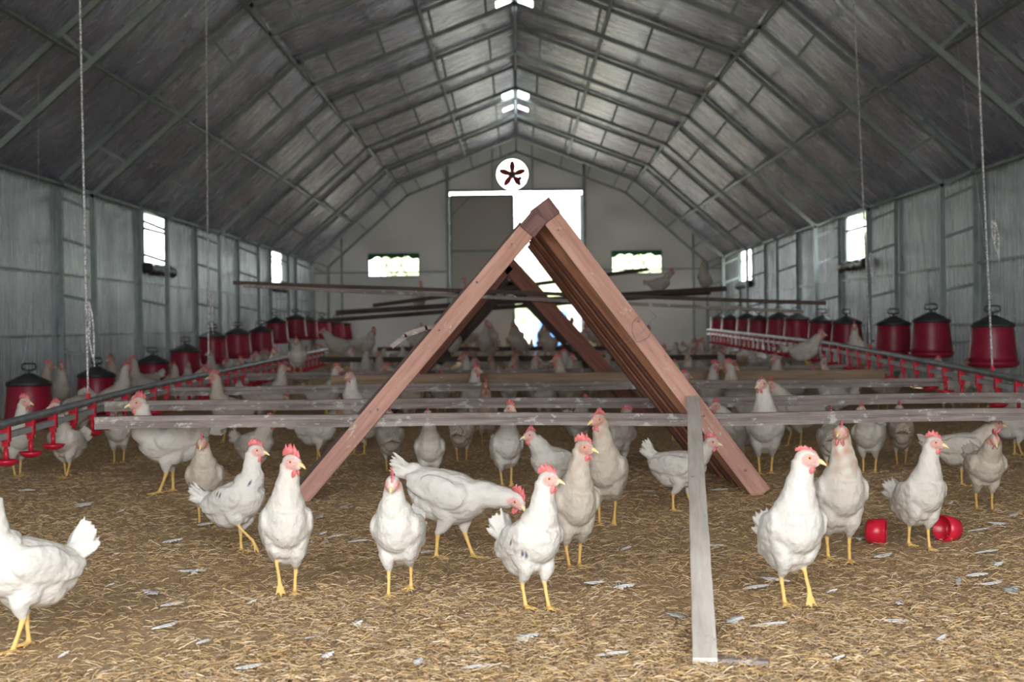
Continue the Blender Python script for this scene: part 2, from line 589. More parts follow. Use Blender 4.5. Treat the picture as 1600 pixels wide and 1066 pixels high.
# ------------------------------------------------------------------ far doorway leaves
M_leaf = M_end
t = empty('door_1', ((DX0 - .05) / 2, END_Y - .05, 0))
tag(t, kind='structure')
def pin(o, t):
    o.matrix_parent_inverse = Matrix.Translation(-t.location)
    return o
LX0, LX1, LZ = DX0 + .02, -0.085, 3.64
bm = bmesh.new()
add_box(bm, ((LX0 + LX1) / 2, END_Y - .03, LZ / 2 + .01), (LX1 - LX0, .02, LZ))
pin(obj('door_sheet', bm, M_leaf, t), t)
bm = bmesh.new()
for a, b in (((LX0, .02), (LX0, LZ)), ((LX1, .02), (LX1, LZ)), ((LX0, LZ), (LX1, LZ)), ((LX0, .03), (LX1, .03)), ((LX0, 2.42), (LX1, 2.42)), ((LX0, 1.2), (LX1, 1.2))):
    bar_bm(bm, (a[0], END_Y - .06, a[1]), (b[0], END_Y - .06, b[1]), .05, .05)
bar_bm(bm, (LX0, END_Y - .06, LZ - .45), (LX0 + .45, END_Y - .06, LZ), .03, .03)
pin(obj('door_frame', bm, M_steel, t), t)
# right leaf swung open to the outside
t = empty('door_2', (DX1, END_Y + .7, 0))
tag(t, kind='structure')
p0, p1 = Vector((DX1 - .02, END_Y + .06, 0)), Vector((DX1 - .30, END_Y + 1.42, 0))
bm = bmesh.new()
bar_bm(bm, p0 + Vector((0, 0, 1.83)), p1 + Vector((0, 0, 1.83)), .02, 3.6)
M_outleaf = mat('white_door_sheet', (.8, .8, .8), .5)
pin(obj('door_sheet', bm, M_outleaf, t), t)
bm = bmesh.new()
for z in (.04, 1.2, 2.42, 3.63):
    bar_bm(bm, p0 + Vector((0, 0, z)), p1 + Vector((0, 0, z)), .05, .05)
for p in (p0, p1):
    bar_bm(bm, p + Vector((0, 0, .03)), p + Vector((0, 0, 3.64)), .05, .05)
pin(obj('door_frame', bm, M_steel, t), t)
# steel of the end wall
bm = bmesh.new()
for x in (DX0 - .05, DX1 + .05):
    bar_bm(bm, (x, END_Y - .04, 0), (x, END_Y - .04, profile_z(x) - .05), .07, .07)
bar_bm(bm, (DX0 - .05, END_Y - .04, DZ + .03), (DX1 + .05, END_Y - .04, DZ + .03), .05, .05)
for x0, x1 in ((-WX + .02, DX0 - .05), (DX1 + .05, WX - .02)):
    bar_bm(bm, (x0, END_Y - .03, 1.97), (x1, END_Y - .03, 1.97), .03, .03)
for x in (-3.9, 3.9):
    bar_bm(bm, (x, END_Y - .03, 0), (x, END_Y - .03, profile_z(x) - .04), .04, .04)
for x in (FX - FR - .08, FX + FR + .08):
    bar_bm(bm, (x, END_Y - .03, DZ), (x, END_Y - .03, profile_z(x) - .04), .03, .03)
tag(obj('trim_1', bm, M_steel), kind='structure')

# exhaust fan in the round opening
M_fanr = mat('dark_red_fan_blade', (.30, .035, .04), .5)
L(M_fanr, ramp(M_fanr, noise_tex(M_fanr, coords(M_fanr), 6), [(.3, (.25, .03, .035)), (.7, (.36, .045, .05))]), bsdf(M_fanr).inputs['Base Color'])
fan = empty('exhaust_fan', (FX, END_Y, FZ))
tag(fan, 'round five-bladed exhaust fan in the far gable above the doorway', 'fan')
bm = bmesh.new()
n = 48
rings = []
for r, y in ((FR, -.07), (FR, .07), (FR - .02, .07), (FR - .02, -.07)):
    rings.append([bm.verts.new((r * math.cos(2 * PI * k / n), y, r * math.sin(2 * PI * k / n))) for k in range(n)])
for i in range(4):
    a, b = rings[i], rings[(i + 1) % 4]
    for k in range(n):
        bm.faces.new((a[k], a[(k + 1) % n], b[(k + 1) % n], b[k]))
obj('fan_ring', bm, M_steel, fan, True)
for i in range(5):
    a = R(90 + 72 * i)
    ca, sa = math.cos(a), math.sin(a)
    bm = bmesh.new()
    prof = [(.03, .03), (.10, .062), (.18, .074), (.25, .060), (.31, .030)]
    rows = []
    for (r, hw) in prof:
        row = []
        for q, y in ((-1, -.012), (1, .018)):
            for dy in (-.003, .003):
                row.append(bm.verts.new((r * ca - q * hw * sa, y + dy, r * sa + q * hw * ca)))
        rows.append(row)
    for p, q in zip(rows, rows[1:]):
        for (i0, i1) in ((0, 1), (1, 3), (3, 2), (2, 0)):
            bm.faces.new((p[i0], p[i1], q[i1], q[i0]))
    bm.faces.new((rows[0][0], rows[0][1], rows[0][3], rows[0][2]))
    bm.faces.new((rows[-1][0], rows[-1][1], rows[-1][3], rows[-1][2]))
    obj('fan_blade', bm, M_fanr, fan)
bm = bmesh.new()
bmesh.ops.create_cone(bm, cap_ends=True, segments=24, radius1=.065, radius2=.055, depth=.1, matrix=Matrix.Rotation(R(90), 4, 'X'))
obj('fan_hub', bm, M_black, fan)
bm = bmesh.new()
bmesh.ops.create_cone(bm, cap_ends=True, segments=20, radius1=.05, radius2=.05, depth=.12, matrix=Matrix.Translation((.17, .06, -.08)) @ Matrix.Rotation(R(90), 4, 'X'))
bar_bm(bm, (.17, .06, -.08), (0, .06, 0), .03, .02)
bar_bm(bm, (.17, .06, -.08), (.33, .06, -.12), .02, .02)
obj('fan_motor', bm, M_black, fan)

# ------------------------------------------------------------------ steel trusses
def offset_profile(d):
    P = [Vector((x, z)) for x, z in PROF]
    out = []
    for i, p in enumerate(P):
        dirs = []
        if i > 0:
            dirs.append((P[i] - P[i - 1]).normalized())
        if i < len(P) - 1:
            dirs.append((P[i + 1] - P[i]).normalized())
        ns = [Vector((q.y, -q.x)) for q in dirs]
        if len(ns) == 2:
            b = (ns[0] + ns[1]).normalized()
            out.append(p + b * d / b.dot(ns[0]))
        else:
            out.append(p + ns[0] * d)
    return out
OUTC = offset_profile(.035)
INC = offset_profile(.36)
TR_Y = [11.15, 14.05, 17.0, 20.0, 23.0, 26.0, 28.95, 31.45]
ordn = ['eighth', 'seventh', 'sixth', 'fifth', 'fourth', 'third', 'second']
ladder_ts = {0: [.25, .5, .75, .93], 1: [.2, .5, .8], 2: [.12, .36, .6, .86]}
for ti, Y in enumerate(TR_Y):
    t = empty('steel_truss', (0, Y, 0))
    if ti < 7:
        tag(t, 'grey steel ladder truss arching over the shed, %s counting from the far gable' % ordn[ti], 'truss', 'steel roof trusses')
    else:
        tag(t, 'grey steel ladder truss standing against the far gable wall', 'truss', 'steel roof trusses')
    cw = .05
    for nm, C_ in (('outer_chord', OUTC), ('inner_chord', INC)):
        bm = bmesh.new()
        for a, b in zip(C_, C_[1:]):
            d = (b - a).normalized() * cw * .3
            bar_bm(bm, (a.x - d.x, 0, a.y - d.y), (b.x + d.x, 0, b.y + d.y), cw, cw, Vector((0, 1, 0)))
        obj(nm, bm, M_steel, t)
    for side in (0, 1):
        for seg in range(3):
            i0, i1 = (seg, seg + 1) if side == 0 else (6 - seg, 5 - seg)
            for u in ladder_ts[seg]:
                a = OUTC[i0].lerp(OUTC[i1], u)
                b = INC[i0].lerp(INC[i1], u)
                bm = bmesh.new()
                bar_bm(bm, (a.x, 0, a.y), (b.x, 0, b.y), .032, .032, Vector((0, 1, 0)))
                obj('strut', bm, M_steel, t)
    for i0 in (1, 2, 3, 4, 5):
        bm = bmesh.new()
        bar_bm(bm, (OUTC[i0].x, 0, OUTC[i0].y), (INC[i0].x, 0, INC[i0].y), .032, .032, Vector((0, 1, 0)))
        obj('strut', bm, M_steel, t)

PUR = [(0, 'along the ridge of the roof'), (-1.12, 'halfway up the upper left roof slope'), (1.12, 'halfway up the upper right roof slope'),
       (-2.6, 'under the left bend of the roof'), (2.6, 'under the right bend of the roof'),
       (-3.58, 'halfway up the steep left roof slope'), (3.58, 'halfway up the steep right roof slope'),
       (-WX + .06, 'along the top of the left side wall'), (WX - .06, 'along the top of the right side wall')]
for x, where in PUR:
    bm = bmesh.new()
    z = profile_z(x) - (.085 if abs(x) < 4 else .1)
    y = FRONT_Y
    add_tube(bm, [(x, y + (END_Y - .1 - FRONT_Y) * k / 40, z) for k in range(41)], .026, 8)
    o = obj('purlin', bm, M_steel, smooth=True)
    tag(o, 'long grey steel purlin running ' + where, 'purlin', 'roof purlins')
# girts on side walls
for s, nm in ((-1, 'left'), (1, 'right')):
    for z, wz in ((1.33, 'upper'), (.72, 'lower')):
        bm = bmesh.new()
        bar_bm(bm, (s * (WX - .02), FRONT_Y, z), (s * (WX - .02), END_Y, z), .012, .02)
        tag(obj('wall_girt', bm, M_steel), 'thin %s horizontal steel rail fixed along the %s side wall' % (wz, nm), 'rail')

# ------------------------------------------------------------------ A-frames of the roosts
def leg_board(name, px, Y, sx, parent, m, width=.10, depth=.045, apex=(0.0, 1.31), footx=1.1, out=0.0):
    """leg in the X-Z plane at depth Y: face 'width' seen from the front"""
    a = Vector((apex[0], Y, apex[1]))
    f = Vector((footx, Y, 0.0))
    d = (f - a).normalized()
    nrm = Vector((-d.z, 0, d.x))
    if nrm.x * sx < 0:
        nrm = -nrm
    a = a + nrm * out
    f = f + nrm * out
    return board(name, f, a, depth, width, m, parent, up=Vector((0, 1, 0)))
AY = 6.32
apex1 = at(846, 340, AY)
lf = at(468, 775, AY); lf.z = .0
rf = at(1188, 783, AY); rf.z = .0
t = empty('timber_trestle', (apex1.x, AY, 0))
tag(t, 'big reddish timber A-frame in the centre carrying the front roost rails', 'A-frame', 'timber A-frames')
leg_board('leg', 0, AY, -1, t, M_leg, .078, .05, (at(832, 350, AY).x, at(832, 350, AY).z), lf.x)
leg_board('leg', 0, AY + .13, -1, t, M_dark, .07, .05, (at(822, 352, AY).x, at(822, 352, AY).z), lf.x - .035)
ra = at(853, 334, AY)
leg_board('leg', 0, AY, 1, t, M_leg, .086, .045, (ra.x, ra.z), rf.x, out=.008)
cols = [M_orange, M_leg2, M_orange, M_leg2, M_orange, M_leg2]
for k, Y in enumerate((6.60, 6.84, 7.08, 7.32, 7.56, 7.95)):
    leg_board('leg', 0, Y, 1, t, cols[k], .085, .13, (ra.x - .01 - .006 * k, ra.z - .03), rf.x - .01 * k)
# end blocks at the apex
d1 = (Vector((rf.x, 0, 0)) - Vector((ra.x, 0, ra.z))).normalized()
board('ridge_block', Vector((ra.x, AY - .03, ra.z)) - d1 * .05, Vector((ra.x, AY - .03, ra.z)) + d1 * .035, .02, .107, M_endgrain, t, up=Vector((0, 1, 0)))
la = at(832, 352, AY)
d2 = (Vector((lf.x, 0, 0)) - Vector((la.x, 0, la.z))).normalized()
board('ridge_block', Vector((la.x, AY - .035, la.z)) - d2 * .05, Vector((la.x, AY - .035, la.z)) + d2 * .04, .02, .085, M_endgrain, t, up=Vector((0, 1, 0)))
bm = bmesh.new()
add_tube(bm, [(ra.x - .03, AY - .02, ra.z - .02), (ra.x - .09, AY + 1.32, ra.z - .05)], .02, 8)
pin(obj('ridge_pole', bm, M_dark, t), t)
# nails
bm = bmesh.new()
for px, py in ((686, 516), (745, 441), (690, 590), (998, 502), (1100, 650), (1165, 735), (590, 640)):
    p = at(px, py, AY - .03)
    bmesh.ops.create_uvsphere(bm, u_segments=8, v_segments=6, radius=.005, matrix=Matrix.Translation(p))
pin(obj('nail_heads', bm, M_wire, t, True), t)

def small_frame(Y, ap, lfx, rfx, label, m, wd=.12, extra=1, broken=False):
    a = at(ap[0], ap[1], Y)
    t = empty('timber_trestle', (a.x, Y, 0))
    tag(t, label, 'A-frame', 'timber A-frames')
    leg_board('leg', 0, Y, -1, t, m, wd, .06, (a.x, a.z), a.x + lfx)
    leg_board('leg', 0, Y, 1, t, m, wd, .06, (a.x, a.z), a.x + rfx)
    for k in range(extra):
        leg_board('leg', 0, Y + .3 * (k + 1), 1, t, M_dark, wd, .06, (a.x, a.z), a.x + rfx)
        leg_board('leg', 0, Y + .3 * (k + 1), -1, t, M_dark, wd, .06, (a.x, a.z), a.x + lfx)
    return t
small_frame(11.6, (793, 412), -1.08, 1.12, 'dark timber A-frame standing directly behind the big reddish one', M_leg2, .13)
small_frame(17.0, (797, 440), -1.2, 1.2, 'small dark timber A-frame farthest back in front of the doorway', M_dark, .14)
# twisted wire on the right leg
bm = bmesh.new()
pp = [(962, 541), (985, 532), (1003, 520), (1018, 500), (1026, 495), (1012, 483), (1000, 492), (988, 505), (988, 520), (995, 535), (1012, 528), (1022, 510)]
add_tube(bm, [at(a, b, AY - .04 - .02 * (i % 3)) for i, (a, b) in enumerate(pp)], .0013, 6)
tag(obj('twisted_wire', bm, M_wire, smooth=True), 'thin bent wire twisted round the right leg of the big A-frame', 'wire')

# ------------------------------------------------------------------ roost rails and poles
def rail(px0, py0, px1, py1, Y, h, w_, label, m=M_rail, groove=True, wob=.012, Y2=None, name='roost_rail', group='horizontal roost rails'):
    p0, p1 = at(px0, py0, Y), at(px1, py1, Y2 or Y)
    o = board(name, p0, p1, h, w_, m, groove=groove, wob=wob)
    tag(o, label, 'rail', group)
    return o
rail(150, 661, 1700, 648, 6.37, .055, .05, 'nearest weathered roost rail spanning the frame, just under the others')
rail(165, 635, 1625, 622, 7.75, .055, .05, 'second roost rail from the front, long and weathered grey')
rail(228, 612, 1475, 596, 9.6, .055, .05, 'third roost rail from the front, its right end in front of the drinkers')
rail(517, 594, 1382, 585, 10.6, .075, .04, 'broad tan board among the roost rails behind the A-frame legs', M_tan, False, .004)
rail(310, 589, 1412, 574, 12.2, .06, .05, 'farthest of the long pale roost rails, ending by the left drinker pipe')
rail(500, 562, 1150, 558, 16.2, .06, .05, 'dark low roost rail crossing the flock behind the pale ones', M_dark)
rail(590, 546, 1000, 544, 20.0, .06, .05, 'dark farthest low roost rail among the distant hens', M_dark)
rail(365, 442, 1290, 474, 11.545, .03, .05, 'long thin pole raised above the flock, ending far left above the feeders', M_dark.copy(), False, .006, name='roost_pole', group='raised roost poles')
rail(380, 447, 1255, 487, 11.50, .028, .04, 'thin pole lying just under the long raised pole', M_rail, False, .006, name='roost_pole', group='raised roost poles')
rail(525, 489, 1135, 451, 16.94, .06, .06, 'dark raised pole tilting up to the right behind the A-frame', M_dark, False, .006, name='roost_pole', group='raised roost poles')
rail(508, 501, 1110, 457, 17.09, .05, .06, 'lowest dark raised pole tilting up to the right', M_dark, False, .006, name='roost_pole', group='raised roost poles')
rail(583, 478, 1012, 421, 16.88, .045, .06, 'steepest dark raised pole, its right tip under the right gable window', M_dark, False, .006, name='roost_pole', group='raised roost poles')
p = [at(612, 542, 6.42), at(636, 524, 6.42), at(668, 512, 6.42)]
bm = bmesh.new()
bar_bm(bm, p[0], p[1], .04, .022)
bar_bm(bm, p[1] - Vector((.01, 0, 0)), p[2], .04, .022)
bar_bm(bm, p[2] - Vector((.01, 0, 0)), at(700, 507, 6.42), .04, .022)
tag(obj('broken_board', bm, M_rail), 'split grey board end poking out left of the big A-frame leg', 'board')
# leaning plank in the foreground
pb = gnd(1102, 1036, .012)
pt = at(1083, 622, AY - .05)
o = board('leaning_plank', pb, pt, .022, .056, M_plank, wob=.002)
tag(o, 'pale weathered plank sloping from the straw up to the A-frame right leg', 'plank')
# wood block under the plank foot
o = board('wood_slat', gnd(1108, 1031, .008), gnd(1202, 1036, .008), .012, .035, M_rail)
tag(o, 'short pale slat lying in the straw at the plank foot', 'wood slat')

# ------------------------------------------------------------------ feeders
def feeder_proto(name):
    t = empty(name)
    bm = bmesh.new()
    H = .34
    add_lathe(bm, [(0, .05), (.185, .05), (.192, .06), (.19, .09), (.178, .2), (.163, H), (.166, H + .008), (.158, H + .008), (.155, H), (.0, H - .01)], 40)
    obj('bucket', bm, M_red, t, True)
    bm = bmesh.new()
    add_lathe(bm, [(0, .0), (.17, .0), (.20, .02), (.205, .055), (.197, .055), (.19, .03), (.0, .03)], 40)
    obj('feed_pan', bm, M_red, t, True)
    bm = bmesh.new()
    add_lathe(bm, [(.160, H - .012), (.176, H - .012), (.179, H + .004), (.172, H + .016), (.10, H + .05), (.045, H + .078), (.03, H + .085), (0, H + .087)], 40)
    lid = obj('lid', bm, M_black, t, True)
    bm = bmesh.new()
    z = H + .085
    add_tube(bm, [(0, 0, z - .01), (0, 0, z + .03)], .012, 10)
    add_tube(bm, [(-.01, 0, z + .025), (-.05, 0, z + .03), (-.06, 0, z + .045), (-.058, 0, z + .065), (-.04, 0, z + .075), (0, 0, z + .077), (.04, 0, z + .075), (.058, 0, z + .065), (.06, 0, z + .045), (.05, 0, z + .03), (.01, 0, z + .025)], .0085, 8)
    obj('handle', bm, M_black, lid, True)
    return t
def copy_tree(o, parent=None):
    c = o.copy()
    COL.objects.link(c)
    if parent is not None:
        c.parent = parent
        c.matrix_parent_inverse = o.matrix_parent_inverse.copy()
    for ch in KIDS[o.name]:
        copy_tree(ch, c)
    return c
KIDS = {}
def reg(o):
    KIDS[o.name] = list(o.children)
    for c in o.children:
        reg(c)
ordw = ['nearest', 'second', 'third', 'fourth', 'fifth', 'sixth', 'seventh', 'eighth', 'ninth', 'tenth', 'eleventh', 'twelfth', 'thirteenth']
LF = [(44, 598, 0), (150, 574, 0), (238, 567, 0), (289, 549, 0), (332, 527, 1), (371, 522, 1), (408, 518, 1), (432, 504, 1), (462, 498, 1), (481, 502, 1), (503, 503, 1), (525, 505, 1), (540, 507, 1)]
RF = [(1551, 509, 1), (1455, 502, 1), (1396, 507, 1), (1323, 505, 1), (1285, 503, 1), (1245, 499, 1), (1217, 497, 1), (1186, 500, 1), (1167, 497, 1), (1142, 499, 1), (1124, 498, 1)]
bpy.context.view_layer.update()
F0 = feeder_proto('poultry_feeder')
bpy.context.view_layer.update()
reg(F0)
first = True
feeders = []
for lst, side in ((LF, 'left'), (RF, 'right')):
    for k, (px, py, hung) in enumerate(lst):
        X = -3.85 if side == 'left' else 3.85
        Y = atx(px, X)
        z = at(px, py, Y).z - .34
        if not hung:
            z = max(0.0, z) if k > 1 else 0.0
            z = max(z, 0.012)
        o = F0 if first else copy_tree(F0)
        first = False
        o.location = (X, Y, z)
        o.rotation_euler = (0, 0, rng.uniform(-.5, .5))
        st = 'standing on the litter' if z < .05 else 'hanging'
        tag(o, 'red bucket feeder with black lid %s, %s one along the %s wall' % (st, ordw[k], side), 'feeder', 'red bucket feeders')
        feeders.append((o.location.copy(), z, side, k))
# thin cords holding the feeders
for loc_, z, side, k in feeders:
    if z < .05 and k > 1:
        continue
    bm = bmesh.new()
    zt = profile_z(3.58) - .09
    s = -1 if side == 'left' else 1
    top = Vector((s * 3.58, loc_.y, zt))
    bot = Vector((loc_.x, loc_.y, z + .34 + .16))
    if side == 'left' and k == 0:
        pts = [at(60, 62, 11.6), at(60, 300, 11.5), at(52, 460, 11.4), at(38, 560, 11.3), at(16, 612, 11.2)]
    else:
        mid = top.lerp(bot, .5) + Vector((.015, .03, 0))
        pts = [top, mid, bot]
    add_tube(bm, pts, .0022, 6)
    o = obj('feeder_cord', bm, M_rope if k == 0 else M_wire, smooth=True)
    tag(o, 'thin cord running down from the roof to the %s feeder along the %s wall' % (ordw[k], side), 'cord', 'feeder cords')

# ------------------------------------------------------------------ drinker lines
def drinker_line(s, pts, label, lab2, n, y0, step):
    """grey tube with the white water pipe clipped beneath and red cup drinkers"""
    t = empty('drinker_line', (pts[0][0], pts[0][1], 0))
    tag(t, label, 'drinker line')
    def zz(y):
        ysp = [p[1] for p in pts]
        zsp = [p[2] for p in pts]
        return float(np.interp(y, ysp, zsp))
    X = pts[0][0]
    ysamp = np.linspace(pts[0][1], pts[-1][1], 50)
    bm = bmesh.new()
    add_tube(bm, [(X, y, zz(y)) for y in ysamp], .021, 12)
    pin(obj('support_tube', bm, M_pipe, t, True), t)
    bm = bmesh.new()
    for a, b in zip(ysamp, ysamp[1:]):
        bar_bm(bm, (X, a, zz(a) - .055), (X, b, zz(b) - .055), .028, .028)
    pin(obj('water_pipe', bm, M_pvc, t), t)
    proto = None
    bmc = bmesh.new()
    add_box(bmc, (0, 0, -.045), (.042, .03, .075))
    add_box(bmc, (0, 0, -.09), (.03, .022, .03))
    me_clip = bpy.data.meshes.new('clip')
    bmc.to_mesh(me_clip); bmc.free(); me_clip.materials.append(M_redb)
    bmc = bmesh.new()
    add_tube(bmc, [(0, 0, -.10), (0, 0, -.185)], .009, 8)
    add_lathe(bmc, [(0, -.195), (.03, -.192), (.052, -.178), (.058, -.165), (.053, -.165), (.035, -.18), (0, -.185)], 24)
    add_box(bmc, (0, 0, -.15), (.02, .012, .07))
    me_cup = bpy.data.meshes.new('drinker_cup')
    for f in bmc.faces:
        f.smooth = True
    bmesh.ops.recalc_face_normals(bmc, faces=bmc.faces)
    bmc.to_mesh(me_cup); bmc.free(); me_cup.materials.append(M_redb)
    for k in range(n):
        y = y0 + step * k
        c = link('clip', me_clip, t)
        c.location = (0, y - t.location.y, zz(y))
        if k < 40:
            q = link('drinker_cup', me_cup, t)
            q.location = (0, y - t.location.y, zz(y))
    return t, zz
LT, LZf = drinker_line(-1, [(-2.35, 6.15, .34), (-2.35, 6.45, .345), (-2.35, 8.8, .405), (-2.35, 14.3, .467), (-2.35, 17.5, .50)], 'left drinker line of grey tube, white pipe and red cups', '', 33, 6.49, .33)
RT, RZf = drinker_line(1, [(2.8, 6.9, .40), (2.8, 7.9, .43), (2.8, 12.8, .57), (2.8, 20.4, .66), (2.8, 21, .66)], 'right drinker line of grey tube, white pipe and red cups', '', 40, 7.3, .34)

# ropes that hold the drinker lines
def rope(px_top, px_bot, X, Zf, knot_px, knot_len, label, Yb=None):
    Y = Yb or atx(px_bot, X)
    bz = Zf(Y)
    top = at(px_top, 0, Y)
    # continue the line up to the roof
    bot = Vector((X, Y, bz + .03))
    d = (top - bot)
    zt = profile_z(X) - .05
    for _ in range(5):
        tt = (zt - bot.z) / d.z
        q = bot + d * tt
        zt = profile_z(q.x) - .04
    t = empty('hanging_rope', bot)
    tag(t, label, 'rope', 'white ropes holding the drinker lines')
    bm = bmesh.new()
    add_tube(bm, [q.lerp(bot, k / 30) - bot for k in range(31)], .0058, 8)
    obj('rope', bm, M_rope, t, True)
    kz = at(px_bot, knot_px, Y).z - bot.z
    bm = bmesh.new()
    n = 26
    for sgn, rr in ((1, 1.0), (-1, .55)):
        pts = []
        for i in range(n + 1):
            a = PI * 2 * i / n
            pts.append(Vector((.006 + sgn * .004 + .030 * rr * (1 - math.cos(a)) * .5 * (1 + .3 * math.sin(a * 2)), -.01, kz - knot_len * .5 * (1 - math.cos(a)) * rr + .01 * math.sin(a))))
        for i in range(n + 1):
            pts[i].x += .014 * math.sin(PI * 2 * i / n) * rr
        add_tube(bm, pts, .005, 6)
    obj('knotted_loop', bm, M_rope, t, True)
    bm = bmesh.new()
    add_box(bm, (0, 0, 0), (.018, .014, .035))
    add_tube(bm, [(0, 0, .02), (.0, 0, .05)], .006, 6)
    o = obj('hook', bm, M_redb if True else M_steel, t)
    return t
rope(125, 136, -2.35, LZf, 470, .36, 'white rope hanging to the left drinker line, nearest on the left')
rope(322, 325, -2.35, LZf, 450, .35, 'white rope hanging to the left drinker line, farther back')
rope(1524, 1550, 2.8, RZf, 345, .24, 'white rope hanging to the right drinker line, nearest on the right')
rope(1334, 1359, 2.8, RZf, 396, .30, 'white rope hanging to the right drinker line, farther back')

# ------------------------------------------------------------------ HENS
def catmull(P, n):
    P = np.array(P, float)
    out = []
    m = len(P)
    for i in range(m - 1):
        p0 = P[max(i - 1, 0)]; p1 = P[i]; p2 = P[i + 1]; p3 = P[min(i + 2, m - 1)]
        for k in range(n):
            t = k / n
            out.append(.5 * ((2 * p1) + (-p0 + p2) * t + (2 * p0 - 5 * p1 + 4 * p2 - p3) * t * t + (-p0 + 3 * p1 - 3 * p2 + p3) * t ** 3))
    out.append(P[-1])
    return out
def loft(bm, ctrl, n=22, sub=4):
    """ctrl rows: x,y,z,half width,half height"""
    rows = catmull(ctrl, sub)
    rings = []
    side = None
    for i, r in enumerate(rows):
        a = rows[max(i - 1, 0)]; b = rows[min(i + 1, len(rows) - 1)]
        d = Vector(b[:3] - a[:3]).normalized()
        ref = Vector((0, 1, 0)) if side is None else side
        s = (ref - d * ref.dot(d)).normalized()
        side = s
        u = d.cross(s).normalized()
        c = Vector(r[:3])
        rings.append([bm.verts.new(c + s * (max(r[3], .001) * math.cos(2 * PI * k / n)) + u * (max(r[4], .001) * math.sin(2 * PI * k / n))) for k in range(n)])
    for a, b in zip(rings, rings[1:]):
        for k in range(n):
            bm.faces.new((a[k], a[(k + 1) % n], b[(k + 1) % n], b[k]))
    bm.faces.new(rings[0][::-1])
    bm.faces.new(rings[-1])
def ellip(bm, c, s, rot=None):
    M = Matrix.Translation(c) @ (rot.to_4x4() if rot else Matrix.Identity(4)) @ Matrix.Diagonal((*s, 1))
    bmesh.ops.create_uvsphere(bm, u_segments=18, v_segments=12, radius=1, matrix=M)

def seg_dist(P, a, b):
    a = np.array(a); b = np.array(b)
    ab = b - a
    t = np.clip(((P - a) @ ab) / max(ab @ ab, 1e-9), 0, 1)
    return np.linalg.norm(P - (a + t[:, None] * ab), axis=1)

M_feather = mat('hen_feathers', (.8, .8, .77), .75, 0, .2)
_m = M_feather
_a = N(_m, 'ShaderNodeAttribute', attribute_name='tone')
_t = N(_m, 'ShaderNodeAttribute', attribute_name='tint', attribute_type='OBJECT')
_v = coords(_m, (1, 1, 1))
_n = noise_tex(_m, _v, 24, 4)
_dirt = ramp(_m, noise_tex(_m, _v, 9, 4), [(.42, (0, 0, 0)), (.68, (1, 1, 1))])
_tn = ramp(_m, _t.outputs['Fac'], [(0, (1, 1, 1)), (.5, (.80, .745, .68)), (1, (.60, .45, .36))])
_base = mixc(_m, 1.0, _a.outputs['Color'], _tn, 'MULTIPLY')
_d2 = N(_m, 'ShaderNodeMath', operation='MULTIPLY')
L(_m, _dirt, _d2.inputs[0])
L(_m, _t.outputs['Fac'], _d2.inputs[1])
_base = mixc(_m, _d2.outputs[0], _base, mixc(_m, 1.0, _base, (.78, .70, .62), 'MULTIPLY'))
L(_m, _base, bsdf(_m).inputs['Base Color'])
_vo = N(_m, 'ShaderNodeTexVoronoi')
_vo.inputs['Scale'].default_value = 60
_vo.feature = 'SMOOTH_F1'
L(_m, coords(_m, (.6, 1, .8)), _vo.inputs['Vector'])
_b = bump(_m, _vo.outputs['Distance'], .4, .006)
_b = bump(_m, noise_tex(_m, coords(_m, (.8, 1, 1)), 22, 2, .4, .6), .35, .010, _b)
_b = bump(_m, noise_tex(_m, coords(_m, (.5, 1.6, 1.2)), 80, 4, .6, 1.0), .5, .004, _b)
L(_m, _b, bsdf(_m).inputs['Normal'])
bsdf(_m).inputs['Subsurface Weight'].default_value = .0
M_comb = mat('comb_red', (.62, .14, .14), .5, 0, .4)
L(M_comb, ramp(M_comb, noise_tex(M_comb, coords(M_comb), 60, 3), [(.3, (.5, .09, .10)), (.7, (.74, .24, .23))]), bsdf(M_comb).inputs['Base Color'])
M_beak = mat('beak_horn', (.78, .58, .28), .4)
L(M_beak, ramp(M_beak, noise_tex(M_beak, coords(M_beak), 70, 2), [(.3, (.68, .47, .2)), (.7, (.84, .68, .4))]), bsdf(M_beak).inputs['Base Color'])
M_iris = mat('orange_iris', (.62, .22, .03), .2)
M_pupil = mat('black_pupil', (.01, .01, .01), .1)

FEATHER = np.array([.65, .62, .565])
SHANK = np.array([.76, .50, .17])
FACE = np.array([.68, .20, .17])

